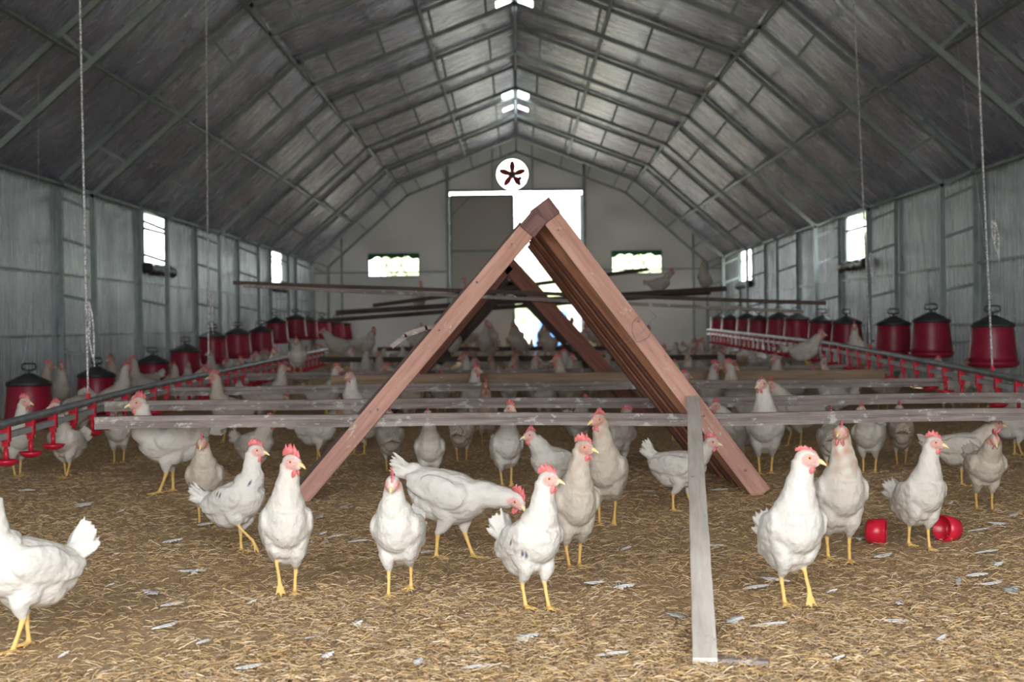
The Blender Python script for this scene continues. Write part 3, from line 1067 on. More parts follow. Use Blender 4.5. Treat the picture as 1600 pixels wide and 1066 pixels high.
HS = 1.32          # head size
def hen_shape(pitch=18, neck='up', hyaw=0, hpitch=-8, tail=50, stepA=(.03, 0), stepB=(-.03, 0), fluff=1.0, slim=1.0,
              stain=0.0, voxel=.0048, single=False, sit=0.0, combs=1.0, necklen=1.0, flecks=()):
    """returns (body mesh, head parts dict). Bird looks along +X, feet at z=0."""
    bm = bmesh.new()
    pr = R(pitch)
    pivot = Vector((-.01, 0, .235 - sit))
    def B(x, y, z):          # body space -> tilt about the hips
        c, s = math.cos(pr), math.sin(pr)
        return Vector((pivot.x + x * c - z * s, y, pivot.z + x * s + z * c))
    w = slim
    # trunk (rump to breast)
    tr = [(-.175, .035, .022, .022), (-.15, .027, .045, .046), (-.11, .012, .066, .066), (-.06, .0, .080, .079),
          (-.01, -.006, .086, .084), (.04, -.006, .084, .081), (.08, .004, .071, .069), (.108, .018, .050, .050)]
    ctrl = []
    for x, z, a, b in tr:
        p = B(x, 0, z)
        ctrl.append((p.x, p.y, p.z, a * w, b))
    # neck
    base = B(.115, 0, .055)
    hy = R(hyaw)
    if neck == 'up':
        head = Vector((base.x + .010, 0, base.z + .112 * necklen))
    elif neck == 'mid':
        head = Vector((base.x + .055, 0, base.z + .062 * necklen))
    elif neck == 'low':
        head = Vector((base.x + .13, 0, base.z - .045))
    elif neck == 'peck':
        head = Vector((base.x + .10, 0, .07))
    # head leans a little to the side it looks at
    head.y += -.022 * math.sin(hy) * -1
    hp = R(hpitch)
    hd = Vector((math.cos(hy) * math.cos(hp), math.sin(hy) * math.cos(hp), math.sin(hp)))
    if neck in ('up',):
        c0 = B(.075, 0, .03)
        nk = [(c0, .070, .066), (base + Vector((-.006, head.y * .1, .0)), .053, .055),
              (base.lerp(head, .30) + Vector((-.009, 0, .0)), .0415, .043), (base.lerp(head, .66) + Vector((-.010, 0, 0)), .0345, .0350),
              (head - hd * .012 + Vector((-.004, 0, -.004)), .0295, .0300)]
    elif neck == 'mid':
        c0 = B(.07, 0, .02)
        nk = [(c0, .066, .064), (base, .050, .053), (base.lerp(head, .4) + Vector((.004, 0, .006)), .044, .044),
              (base.lerp(head, .72) + Vector((.0, 0, .005)), .038, .038), (head - hd * .014, .031, .031)]
    else:
        c0 = B(.07, 0, .0)
        b2 = B(.12, 0, .02)
        nk = [(c0, .064, .062), (b2, .050, .052), (b2.lerp(head, .4), .043, .043), (b2.lerp(head, .75), .036, .036), (head - hd * .014, .030, .030)]
    loft(bm, ctrl)
    loft(bm, [(p.x, p.y, p.z, a * w ** .5, b) for p, a, b in nk], 20)
    # head
    hs = hd.cross(Vector((0, 0, 1))).normalized()
    hu = hs.cross(hd).normalized()
    HM = Matrix((hd, -hs, hu)).transposed()
    ellip(bm, head + hd * .004 * HS, (.0295 * HS, .0200 * HS, .0215 * HS), HM)
    ellip(bm, head + hd * .019 * HS - hu * .003 * HS, (.0175 * HS, .0125 * HS, .0145 * HS), HM)
    # belly and vent fluff
    ellip(bm, B(-.055, 0, -.045), (.090 * fluff, .068 * w, .064), Matrix.Rotation(-pr, 3, 'Y'))
    ellip(bm, B(.030, 0, -.030), (.085, .072 * w, .066), Matrix.Rotation(-pr, 3, 'Y'))
    ellip(bm, Vector((-.012, 0, pivot.z - .058)), (.072, .060 * w, .055))
    ellip(bm, B(-.125, 0, -.012), (.05, .052 * w, .052), Matrix.Rotation(-pr - .3, 3, 'Y'))
    # wings
    for s in (-1, 1):
        Rw = Matrix.Rotation(-pr + R(8), 3, 'Y') @ Matrix.Rotation(s * R(7), 3, 'Z')
        ellip(bm, B(-.016, s * .069 * w, .008), (.100, .0225, .054), Rw)
        Rw2 = Matrix.Rotation(-pr + R(13), 3, 'Y') @ Matrix.Rotation(s * R(12), 3, 'Z')
        ellip(bm, B(-.085, s * .060 * w, .012), (.095, .015, .030), Rw2)
        ellip(bm, B(-.095, s * .064 * w, -.008), (.075, .011, .019), Rw2)
        ellip(bm, B(.045, s * .058 * w, .006), (.045, .028, .046), Rw)
    # tail feathers
    tb = B(-.145, 0, .03)
    for k in range(7):
        u = (k - 3) / 3
        for lay in (0, 1):
            ang = R(tail) - abs(u) * .22 - lay * .34 + pr * .2
            yaw = u * (.30 + .08 * lay)
            ln = (.078 - .012 * abs(u) - .010 * lay)
            d = Vector((-math.cos(ang) * math.cos(yaw), math.sin(yaw), math.sin(ang)))
            ss = Vector((0, 1, 0)); ss = (ss - d * ss.dot(d)).normalized()
            uu = d.cross(ss)
            Mx = Matrix((d, ss * .5 + uu * .87, (ss * .87 - uu * .5))).transposed()
            ellip(bm, tb + d * (ln * .75) + Vector((0, u * .012, 0)), (ln, .016, .0065), Mx)
    ellip(bm, tb + Vector((-.012, 0, .012)), (.045, .03, .038), Matrix.Rotation(R(tail) * .7, 3, 'Y'))
    # legs
    segs = []
    for s, (fx, lift) in ((-1, stepA), (1, stepB)):
        hipv = B(-.005, s * .040 * w, -.045)
        foot = Vector((fx, s * .027, lift))
        if sit:
            foot = Vector((fx + .02, s * .032, 0))
        if lift > 0:
            hock = Vector((fx * .30 - .020, s * .034, .092 + lift * .75))
        else:
            hock = Vector((fx * .62 - .016, s * .033, .088))
        knee = hipv.lerp(hock, .45) + Vector((.018, 0, 0))
        if sit:
            hock.z = min(hock.z, .05); hock.x -= .02
        loft(bm, [(hipv.x, hipv.y, hipv.z + .02, .040, .054), (hipv.x + .004, hipv.y, hipv.z - .02, .035, .048),
                  (knee.x, knee.y, knee.z, .026, .033), (knee.x * .4 + hock.x * .6, hock.y, knee.z * .4 + hock.z * .6, .0175, .020),
                  (hock.x, hock.y, hock.z + .010, .0115, .0125), (hock.x, hock.y, hock.z - .006, .0075, .008)], 16, 3)
        ank = foot + Vector((-.004, 0, .013))
        loft(bm, [(hock.x, hock.y, hock.z + .006, .0088, .0092), (*hock.lerp(ank, .35), .0072, .0078), (*hock.lerp(ank, .7), .0068, .0072), (*ank, .0086, .0086)], 12, 2)
        segs.append((hock, ank))
        curl = .9 if lift > 0.012 else 0.0
        for ta, tl in ((0, .056), (34, .047), (-34, .047), (178, .024)):
            a = R(ta) - s * .06
            d = Vector((math.cos(a), math.sin(a), 0))
            if curl:
                d = Vector((d.x * .45, d.y * .6, -.75)).normalized()
                if ta == 178:
                    d = Vector((-.4, 0, -.5)).normalized()
            base_z = ank.z - .004
            p = [ank + Vector((0, 0, -.003)), ank + d * tl * .35 + Vector((0, 0, -.003)), ank + d * tl * .7 + Vector((0, 0, -.006)), ank + d * tl + Vector((0, 0, -.0085))]
            if not curl:
                for q in p[1:]:
                    q.z = max(q.z, .0055)
            loft(bm, [(*p[0], .0062, .0062), (*p[1], .0056, .0056), (*p[2], .0050, .0048), (*p[3], .0030, .0030)], 8, 2)
            segs.append((p[0], p[3]))
    # fuse
    me = bpy.data.meshes.new('body_raw')
    bmesh.ops.recalc_face_normals(bm, faces=bm.faces)
    bm.to_mesh(me)
    bm.free()
    tmp = bpy.data.objects.new('tmp', me)
    COL.objects.link(tmp)
    r = tmp.modifiers.new('r', 'REMESH')
    r.mode = 'VOXEL'
    r.voxel_size = voxel
    r.use_smooth_shade = True
    sm = tmp.modifiers.new('s', 'SMOOTH')
    sm.factor = .5
    sm.iterations = 5 if voxel < .006 else 2
    dg = bpy.context.evaluated_depsgraph_get()
    body = bpy.data.meshes.new_from_object(tmp.evaluated_get(dg))
    bpy.data.objects.remove(tmp)
    bpy.data.meshes.remove(me)
    body.name = 'body'
    nv = len(body.vertices)
    P = np.zeros(nv * 3)
    body.vertices.foreach_get('co', P)
    P = P.reshape(-1, 3)
    NR = np.zeros(nv * 3)
    body.vertices.foreach_get('normal', NR)
    NR = NR.reshape(-1, 3)
    rel = np.array([noise.noise(Vector((p[0] * 26, p[1] * 42, p[2] * 34))) + .6 * abs(noise.noise(Vector((p[0] * 48 + 9, p[1] * 80, p[2] * 62)))) for p in P])
    amp = np.clip((P[:, 2] - .10) / .04, 0, 1) * .0032
    hd_d = np.linalg.norm(P - np.array(head), axis=1)
    amp *= np.clip((hd_d - .03) / .05, .12, 1)
    Pn = P + NR * (rel * amp)[:, None]
    body.vertices.foreach_set('co', Pn.ravel())
    body.update()
    C = np.tile(FEATHER, (nv, 1))
    # yellow shanks and toes
    dmin = np.full(nv, 9.)
    for a, b in segs:
        dmin = np.minimum(dmin, seg_dist(P, a, b))
    hockz = max(a.z for a, b in segs)
    ll = np.clip((.0138 - dmin) / .004, 0, 1)
    C = C * (1 - ll[:, None]) + SHANK * ll[:, None]
    # bare skin of the face
    Q = P - np.array(head)
    Q = Q / HS
    u = Q @ np.array(hd); v = Q @ np.array(hs); wv = Q @ np.array(hu)
    fc = np.sqrt(((u - .014) / .0185) ** 2 + ((wv + .001) / .0155) ** 2)
    fm_ = np.clip((1.15 - fc) / .30, 0, 1) * (np.abs(v) < .03) * (u > -.02)
    fm_ *= .56 + .25 * np.sin(P[:, 0] * 900) * np.sin(P[:, 2] * 800)
    C = C * (1 - fm_[:, None]) + FACE * fm_[:, None]
    # tawny staining low on the neck and breast (varies from bird to bird)
    if stain:
        hn = seg_dist(P, head, base)
        nz = np.array([noise.noise(Vector(p) * 38) for p in P])
        k = np.clip((.075 - hn) / .05, 0, 1) * np.clip(.5 + nz * 1.2, 0, 1) * stain * (1 - fm_)
        C = C * (1 - k[:, None]) + np.array([.42, .20, .10]) * k[:, None]
    for fx_, fz_ in flecks:
        dd = np.sqrt(((P[:, 0] - fx_ - (P[:, 2] - fz_) * .4) / .0045) ** 2 + ((P[:, 2] - fz_) / .012) ** 2)
        k = np.clip(1.5 - dd, 0, 1) * (P[:, 1] < 0)
        C = C * (1 - k[:, None]) + np.array([.10, .10, .13]) * k[:, None]
    # faint creamy variation
    cr = np.clip((P[:, 2] - .1) * 1.5, 0, 1)
    ca = body.color_attributes.new('tone', 'FLOAT_COLOR', 'POINT')
    out = np.ones((nv, 4)); out[:, :3] = C
    ca.data.foreach_set('color', out.ravel())
    body.materials.append(M_feather)
    # small head parts, in body space
    H4 = HM.to_4x4() @ Matrix.Scale(HS, 4); H4.translation = head
    parts = {}
    # comb: thick serrated plate
    bm = bmesh.new()
    K = 26
    top = []
    for i in range(K + 1):
        q = i / K
        x = .026 - .052 * q
        env = math.sin(PI * min(1, q * 1.02)) ** .6
        teeth = abs(math.sin(q * PI * 4.6)) ** .8
        h = (.005 + .021 * env * (.30 + .70 * teeth * (.75 + .25 * math.sin(i * 1.9 + pitch)))) * combs
        zb = .0155 + .006 * math.sin(PI * q) - .004 * (1 - q)
        top.append((x, zb, h))
    rows = []
    for x, zb, h in top:
        lean = .004 * math.sin(x * 90)
        rows.append([bm.verts.new(H4 @ Vector(p)) for p in ((x, -.0042, zb - .004), (x, .0042, zb - .004), (x - h * .1, .0026 + lean, zb + h * .6), (x - h * .22, .0008 + lean * 1.5, zb + h), (x - h * .22, -.0008 + lean * 1.5, zb + h), (x - h * .1, -.0026 + lean, zb + h * .6))])
    for a, b in zip(rows, rows[1:]):
        for k in range(6):
            bm.faces.new((a[k], a[(k + 1) % 6], b[(k + 1) % 6], b[k]))
    bm.faces.new(rows[0]); bm.faces.new(rows[-1])
    parts['comb'] = (bm, M_comb)
    bm = bmesh.new()
    bk = [(.024, 0, .000, .0085, .0080), (.033, 0, .0000, .0066, .0066), (.041, 0, -.0018, .0044, .0048), (.048, 0, -.0052, .0022, .0026), (.0505, 0, -.0075, .0006, .0008)]
    rr = catmull(bk, 3)
    rings = [[bm.verts.new(H4 @ Vector((r_[0], r_[1] + r_[3] * math.cos(2 * PI * k / 12), r_[2] + r_[4] * math.sin(2 * PI * k / 12)))) for k in range(12)] for r_ in rr]
    for a, b in zip(rings, rings[1:]):
        for k in range(12):
            bm.faces.new((a[k], a[(k + 1) % 12], b[(k + 1) % 12], b[k]))
    bm.faces.new(rings[0]); bm.faces.new(rings[-1])
    parts['beak'] = (bm, M_beak)
    for s in (-1, 1):
        bm = bmesh.new()
        ellip(bm, H4 @ Vector((.0165, s * .0065, -.0215)), (.0095 * HS, .0036 * HS, .0135 * HS * (.6 + .4 * combs)), HM @ Matrix.Rotation(s * .25, 3, 'X'))
        parts['wattle%d' % s] = (bm, M_comb)
        bm = bmesh.new()
        c = H4 @ Vector((.0135, s * .0162, .0045))
        ellip(bm, c, (.0056, .0036, .0054), HM)
        n0 = len(bm.faces)
        ellip(bm, c + HM @ Vector((.0003, s * .0019, 0)), (.0030, .0026, .0030), HM)
        bm.faces.ensure_lookup_table()
        for f in bm.faces[n0:]:
            f.material_index = 1
        parts['eye%d' % s] = (bm, (M_iris, M_pupil))
    res = {}
    for k, (b_, m_) in parts.items():
        nm = k.rstrip('-1')
        bmesh.ops.recalc_face_normals(b_, faces=b_.faces)
        for f in b_.faces:
            f.smooth = True
        me = bpy.data.meshes.new(nm)
        b_.to_mesh(me)
        b_.free()
        for x in (m_ if isinstance(m_, tuple) else (m_,)):
            me.materials.append(x)
        res[k] = me
    return body, res

def heading(a):
    """0 = towards the viewer, + = turned to the right of the picture"""
    return math.atan2(-math.cos(R(a)), math.sin(R(a)))
HEN_XY = []
def place_hen(shape, loc, a, scale, label, group, tint=.1, name='white_hen'):
    body, parts = shape
    t = empty(name, loc, heading(a))
    t.scale = (scale,) * 3
    b = link('body', body, t)
    b['tint'] = float(tint)
    for k, me in parts.items():
        c = link(k.rstrip('-1'), me, t)
    tag(t, label, 'hen', group)
    HEN_XY.append((loc[0], loc[1]))
    return t

# hens one can tell apart: foot px, heading, pixel height from foot to comb, pose, tint, label
S_A = dict
near = [
 ((32, 1016), -38, 280, S_A(pitch=16, neck='up', hyaw=0, tail=62, stepA=(-.04, 0), stepB=(.045, 0), fluff=1.1), .0, 'white hen cut off by the left edge of the picture, tail raised'),
 ((448, 932), 14, 243, S_A(pitch=34, neck='up', hyaw=42, stepA=(.06, .05), stepB=(.0, 0), stain=.1, combs=1.25, slim=.95), .07, 'white hen striding forward with tall red comb, before the left A-frame foot'),
 ((375, 866), 62, 180, S_A(pitch=22, neck='up', hyaw=14, tail=38, stepA=(.10, .05), stepB=(-.01, 0), flecks=((-.045, .262), (-.03, .257), (-.10, .27), (.095, .31))), .03, 'white hen seen side-on with dark flecks on its wing'),
 ((624, 932), -10, 200, S_A(pitch=26, neck='up', hyaw=6, hpitch=-22, stepA=(.05, .0), stepB=(-.06, .012), necklen=.7), .0, 'white hen left of centre walking straight at the viewer, head dipped'),
 ((712, 876), 66, 150, S_A(pitch=-10, neck='low', hyaw=-25, hpitch=-35, tail=42, stepA=(-.06, 0), stepB=(.06, 0), fluff=1.1), .04, 'white hen lowering its head behind the hen in the centre'),
 ((833, 950), 32, 222, S_A(pitch=26, neck='up', hyaw=32, hpitch=-5, tail=62, stepA=(.0, 0), stepB=(.06, .0), stain=.05, fluff=1.1, flecks=((.045, .20), (.055, .195), (.01, .235))), .0, 'white hen in the centre foreground facing right, grey fleck on breast'),
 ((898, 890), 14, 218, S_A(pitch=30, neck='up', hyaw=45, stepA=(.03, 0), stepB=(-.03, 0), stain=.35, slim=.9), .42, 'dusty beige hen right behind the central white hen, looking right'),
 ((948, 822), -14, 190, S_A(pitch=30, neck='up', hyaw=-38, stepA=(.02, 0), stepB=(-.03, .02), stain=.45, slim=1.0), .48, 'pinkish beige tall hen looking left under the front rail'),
 ((1240, 946), 12, 256, S_A(pitch=36, neck='up', hyaw=52, hpitch=-10, stepA=(.0, 0), stepB=(.06, .045), combs=.45, slim=1.02), .0, 'bright white hen in the right foreground lifting one yellow foot'),
 ((1313, 880), 4, 226, S_A(pitch=34, neck='up', hyaw=-30, hpitch=2, stepA=(-.05, .0), stepB=(.02, 0), stain=.8, slim=.98, combs=.6), .22, 'tall hen with rust-stained throat behind the bright white one'),
 ((1440, 862), 18, 192, S_A(pitch=32, neck='up', hyaw=38, hpitch=-10, stepA=(-.05, .012), stepB=(.02, 0), combs=.9), .16, 'white hen standing between the two red bowls'),
 ((1540, 800), 0, 122, S_A(pitch=12, neck='mid', hyaw=-6, hpitch=-25, stepA=(-.05, .0), stepB=(.02, 0), slim=1.05), .5, 'hunched greyish beige hen at the far right facing the viewer'),
 ((1068, 800), 55, 128, S_A(pitch=4, neck='mid', hyaw=10, tail=66, stepA=(-.04, 0), stepB=(.04, 0)), .1, 'small white hen with raised tail, its head behind the leaning plank'),
 ((792, 762), 14, 140, S_A(pitch=30, neck='up', hyaw=20, tail=66, stepA=(.01, 0), stepB=(.0, .03)), .1, 'white hen behind the front rail, upright tail showing on its left'),
 ((862, 790), -48, 122, S_A(pitch=15, neck='mid', hyaw=-12, tail=30), .1, 'white hen looking left just behind the beige hens in the centre'),
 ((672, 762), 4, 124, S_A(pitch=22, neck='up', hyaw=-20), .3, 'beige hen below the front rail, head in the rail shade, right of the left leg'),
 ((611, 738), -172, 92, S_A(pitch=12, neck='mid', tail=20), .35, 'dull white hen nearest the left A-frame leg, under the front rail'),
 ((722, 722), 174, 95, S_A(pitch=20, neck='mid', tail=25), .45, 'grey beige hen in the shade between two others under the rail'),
 ((322, 822), 6, 146, S_A(pitch=24, neck='up', hyaw=-6, hpitch=-20, necklen=.7), .5, 'fluffy beige hen facing the viewer behind the side-on white hen'),
 ((262, 772), -58, 164, S_A(pitch=-4, neck='up', hyaw=0, tail=14, stepA=(-.03, 0), stepB=(.05, 0), fluff=1.2), .18, 'long-bodied white hen whose head rises between the left rail ends'),
 ((103, 748), -14, 128, S_A(pitch=24, neck='up', hyaw=-35, stepA=(-.04, 0), stepB=(.04, 0)), .2, 'white hen behind the left drinker cups, comb turned away left'),
 ((28, 744), 42, 132, S_A(pitch=22, neck='up', hyaw=30), .15, 'white hen at the left edge in front of the nearest feeder'),
 ((186, 724), 8, 96, S_A(pitch=20, neck='mid', hyaw=10), .25, 'white hen under the left end of the front rail'),
 ((402, 752), 46, 100, S_A(pitch=14, neck='mid', hyaw=10, tail=40), .3, 'cream hen behind the left foreground pair, head turned right'),
 ((1196, 742), -12, 156, S_A(pitch=30, neck='up', hyaw=-28, slim=1.05, combs=.5), .12, 'tall pale hen with its head above the second rail, right of the A-frame'),
 ((1150, 728), -60, 110, S_A(pitch=10, neck='mid', tail=30), .2, 'white hen crouching beside the right A-frame foot'),
 ((1358, 740), -28, 116, S_A(pitch=14, neck='mid', hyaw=-15, tail=66), .2, 'white hen with upright pointed tail under the right part of the front rail'),
 ((1408, 728), 168, 90, S_A(pitch=10, neck='mid', tail=30, slim=.9), .6, 'grey brown hen seen from behind, right of the upright-tailed hen'),
 ((1300, 742), 170, 92, S_A(pitch=10, neck='mid', tail=30), .3, 'white hen turned away behind the rust-throated hen'),
 ((1512, 762), 70, 104, S_A(pitch=6, neck='mid', tail=20, stain=.6), .38, 'dusty hen with rusty neck behind the hunched hen'),
 ((1592, 712), 60, 96, S_A(pitch=10, neck='mid', tail=40), .2, 'white hen half out of the picture at the right edge'),
 ((968, 738), 150, 106, S_A(pitch=-2, neck='mid', hyaw=100, tail=15), .25, 'pale hen preening its back beside the tall beige hen'),
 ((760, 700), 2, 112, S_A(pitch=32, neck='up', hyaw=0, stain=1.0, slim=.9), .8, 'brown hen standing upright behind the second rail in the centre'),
 ((905, 706), 20, 92, S_A(pitch=20, neck='mid'), .2, 'pale hen under the second rail, just left of the tall beige hen'),
 ((500, 722), 70, 92, S_A(pitch=8, neck='mid', tail=30), .2, 'white hen side-on behind the crossing of rail and left leg'),
 ((560, 712), -60, 92, S_A(pitch=8, neck='mid', tail=30), .3, 'white hen walking left behind the left A-frame leg'),
]
for (fx, fy), a, hp_, pose, tint, label in near:
    g = gnd(fx, fy)
    if pose.get('neck') == 'up':
        nom = .425
    elif pose.get('neck') == 'mid':
        nom = .365
    else:
        nom = .32
    sc_ = 0
    shp = hen_shape(**pose)
    zmax = max(v.co.z for v in shp[1]['comb'].vertices) if pose.get('neck') != 'low' else .34
    want = hp_ * g.y / F
    s = want / zmax
    s = min(max(s, .8), 1.22)
    place_hen(shp, (g.x, g.y, ground_z(g.x, g.y) * .5), a, s, label, None, tint)

# prototypes for the crowd, coarser
cp = [S_A(pitch=20, neck='up', hyaw=0), S_A(pitch=26, neck='up', hyaw=45), S_A(pitch=24, neck='up', hyaw=-45, stain=.4),
      S_A(pitch=10, neck='mid', hyaw=0, tail=55), S_A(pitch=14, neck='mid', hyaw=30, tail=62), S_A(pitch=30, neck='up', hyaw=20, combs=.5, stain=.25),
      S_A(pitch=-6, neck='low', hpitch=-30, tail=45), S_A(pitch=18, neck='up', hyaw=-15, necklen=1.15)]
crowd = [hen_shape(voxel=.0075, **c) for c in cp]
perch = [hen_shape(voxel=.007, pitch=16, neck='mid', sit=.07, tail=20), hen_shape(voxel=.007, pitch=24, neck='up', sit=.06, hyaw=30, tail=-10)]

def merged(shape):
    """one mesh for birds too small to show their parts"""
    body, parts = shape
    bm = bmesh.new()
    bm.from_mesh(body)
    me = bpy.data.meshes.new('distant_hen')
    mats_ = [M_feather]
    lay = None
    for k, p in parts.items():
        n0 = len(bm.faces)
        bm.from_mesh(p)
        bm.faces.ensure_lookup_table()
        idx = []
        for m_ in p.materials:
            if m_ not in mats_:
                mats_.append(m_)
            idx.append(mats_.index(m_))
        for f in bm.faces[n0:]:
            f.material_index = idx[f.material_index]
    bm.to_mesh(me)
    bm.free()
    for m_ in mats_:
        me.materials.append(m_)
    return me
crowd_m = [merged(c) for c in crowd]
perch_m = [merged(c) for c in perch]

def zone(x, y, a):
    a = (a + 180) % 360 - 180
    f = 'facing forward' if abs(a) < 50 else ('turned away' if abs(a) > 130 else ('facing right' if a > 0 else 'facing left'))
    if abs(x) > 2.8:
        side = 'left' if x < 0 else 'right'
        d = 'nearer' if y < 14 else ('middle' if y < 20 else 'farthest')
        return 'white hen %s by %s wall feeders, %s stretch' % (f, side, d)
    side = 'left' if x < -1 else ('right' if x > 1 else 'central')
    d = ('between the pale roost rails' if y < 12.2 else 'behind the pale roost rails' if y < 16 else 'by the dark low rails' if y < 21 else 'near the far doorway')
    return 'white hen %s %s, %s' % (f, d, side)

def far_hen(x, y, a, s, tint, z=None, lab=None, kind=None):
    i = int(rng.integers(0, len(crowd))) if kind is None else kind
    label = lab or zone(x, y, a)
    z = ground_z(x, y) * .5 if z is None else z
    if y < 13.5:
        return place_hen(crowd[i], (x, y, z), a, s, label, label.replace('white hen', 'hens'), tint)
    o = link('white_hen', crowd_m[i])
    o.location = (x, y, z)
    o.rotation_euler = (0, 0, heading(a))
    o.scale = (s,) * 3
    o['tint'] = float(tint)
    tag(o, label, 'hen', label.replace('white hen', 'hens'))
    HEN_XY.append((x, y))
    return o
def blocked(x, y, dmin):
    for p, q in HEN_XY:
        if (p - x) ** 2 + (q - y) ** 2 < dmin * dmin:
            return True
    for l, z, sd, k in feeders:
        if (l.x - x) ** 2 + (l.y - y) ** 2 < .38 ** 2:
            return True
    if abs(x - 2.8) < .2 or abs(x + 2.35) < .2:
        return True
    for fy, hw in ((AY + .6, .9), (11.75, .3), (17.15, .3)):
        if abs(y - fy) < hw and (abs(x - 1.1) < .22 or abs(x + 1.05) < .22):
            return True
    for ry in (6.43, 7.75, 9.6, 10.6, 12.2, 16.2, 20.0):
        if abs(y - ry) < .12 and abs(x) < 2.9:
            return True
    return abs(x) > 4.05
# a few remembered spots along the sides (pixel of the foot)
spots = [(92, 655, 40), (118, 668, -30), (205, 622, 20), (225, 640, -70), (300, 640, 60), (1560, 640, 60), (1480, 650, -60), (1300, 660, -70), (1275, 640, 70),
         (1240, 700, -80), (640, 668, 30), (690, 655, 0), (850, 662, -20), (930, 668, 20), (1010, 668, -30), (1330, 640, 20), (430, 660, 80), (380, 690, -60), (1110, 668, 10), (1060, 690, 150)]
for px, py, a in spots:
    g = gnd(px, py)
    if not blocked(g.x, g.y, .26):
        far_hen(g.x, g.y, a, rng.uniform(.94, 1.06), rng.uniform(.05, .5))
cnt = 0
tries = 0
while cnt < 205 and tries < 16000:
    tries += 1
    y = 9.0 + 18.5 * rng.random()
    x = rng.uniform(-3.4, 3.4) if rng.random() < .8 else rng.choice([-1, 1]) * rng.uniform(3.05, 4.05)
    if y > 27 and abs(x) < 1.2 and rng.random() < .5:
        continue
    if y < 11.5 and rng.random() < .55:
        continue
    if blocked(x, y, .36):
        continue
    a = rng.normal(0, 65) if rng.random() < .75 else rng.uniform(-180, 180)
    far_hen(x, y, a, rng.uniform(.92, 1.1), float(np.clip(rng.normal(.28, .2), 0, .8)))
    cnt += 1
# hens perched on rails and poles
PP = [((465, 571), 12.2, 5, 'plump white hen perched at the left end of the farthest pale rail'),
      ((1262, 573), 12.2, 60, 'white hen perched on the farthest pale rail, right of the A-frame'),
      ((1340, 572), 12.2, -40, 'white hen perched at the right end of the farthest pale rail'),
      ((783, 497), 16.85, 175, 'white hen perched with its back turned on a raised pole in the A-frame opening'),
      ((655, 497), 17.1, 10, 'cream hen perched on a raised pole left of the A-frame'),
      ((720, 492), 17.1, 30, 'white hen perched on a raised pole behind the left A-frame leg'),
      ((1035, 500), 17.1, 70, 'white hen perched right of the big A-frame under the raised poles'),
      ((1102, 500), 17.1, -30, 'white hen perched farthest right under the raised poles')]
def pole_z(x, y):
    return None
for (px, py), Y, a, lab in PP:
    p = at(px, py, Y)
    if Y == 12.2:
        r0, r1 = at(310, 589, 12.2), at(1412, 574, 12.2)
        z = r0.z + (r1.z - r0.z) * (p.x - r0.x) / (r1.x - r0.x) + .03
    else:
        r0, r1 = at(508, 501, 17.12), at(1110, 457, 17.12)
        z = r0.z + (r1.z - r0.z) * (p.x - r0.x) / (r1.x - r0.x) + .024
        Y = 17.12
    i = 0 if abs(a) > 50 or px in (465,) else 1
    o = link('white_hen', perch_m[i])
    o.scale = (.86,) * 3
    o.location = (p.x, Y, z - .004)
    o.rotation_euler = (0, 0, heading(a))
    o['tint'] = .25
    tag(o, lab, 'hen', 'perched hens')

for ry, z0, n_, lab in ((16.2, None, 10, 'hen perched in a row on the dark low rail'), (20.0, None, 9, 'tiny hen perched on the farthest dark low rail')):
    xs_ = sorted(rng.uniform(-2.1, 1.2, n_)) if ry < 17 else sorted(rng.uniform(-1.8, 1.6, n_))
    last = -9
    for x in xs_:
        x = max(x, last + .36)
        last = x
        ra_, rb_ = (at(500, 562, 16.2), at(1150, 558, 16.2)) if ry < 17 else (at(590, 546, 20.0), at(1000, 544, 20.0))
        if x > rb_.x - .1:
            break
        z = ra_.z + (rb_.z - ra_.z) * (x - ra_.x) / (rb_.x - ra_.x) + .03
        i = int(rng.integers(0, 2))
        o = link('white_hen', perch_m[i])
        o.location = (x, ry, z - .004)
        o.rotation_euler = (0, 0, heading(rng.normal(0, 35)))
        o.scale = (.95,) * 3
        o['tint'] = float(rng.uniform(.1, .6))
        tag(o, lab, 'hen', lab.replace('hen', 'hens', 1))
NTH = ['leftmost', 'second', 'third', 'fourth', 'fifth', 'sixth', 'seventh', 'eighth', 'ninth', 'tenth', 'eleventh', 'twelfth', 'thirteenth', 'fourteenth', 'fifteenth', 'sixteenth', 'seventeenth', 'eighteenth', 'nineteenth', 'twentieth', 'twenty-first', 'twenty-second']
def single_out(cat):
    by = {}
    for o in COL.objects:
        if o.get('category') == cat and 'group' in o:
            by.setdefault(o['label'], []).append(o)
    for lab, os_ in by.items():
        if len(os_) < 2:
            continue
        os_.sort(key=lambda o: o.location.x / o.location.y)
        for k, o in enumerate(os_):
            o['label'] = lab + (', leftmost' if k == 0 else ', %s from left' % NTH[min(k, 21)])
single_out('hen')

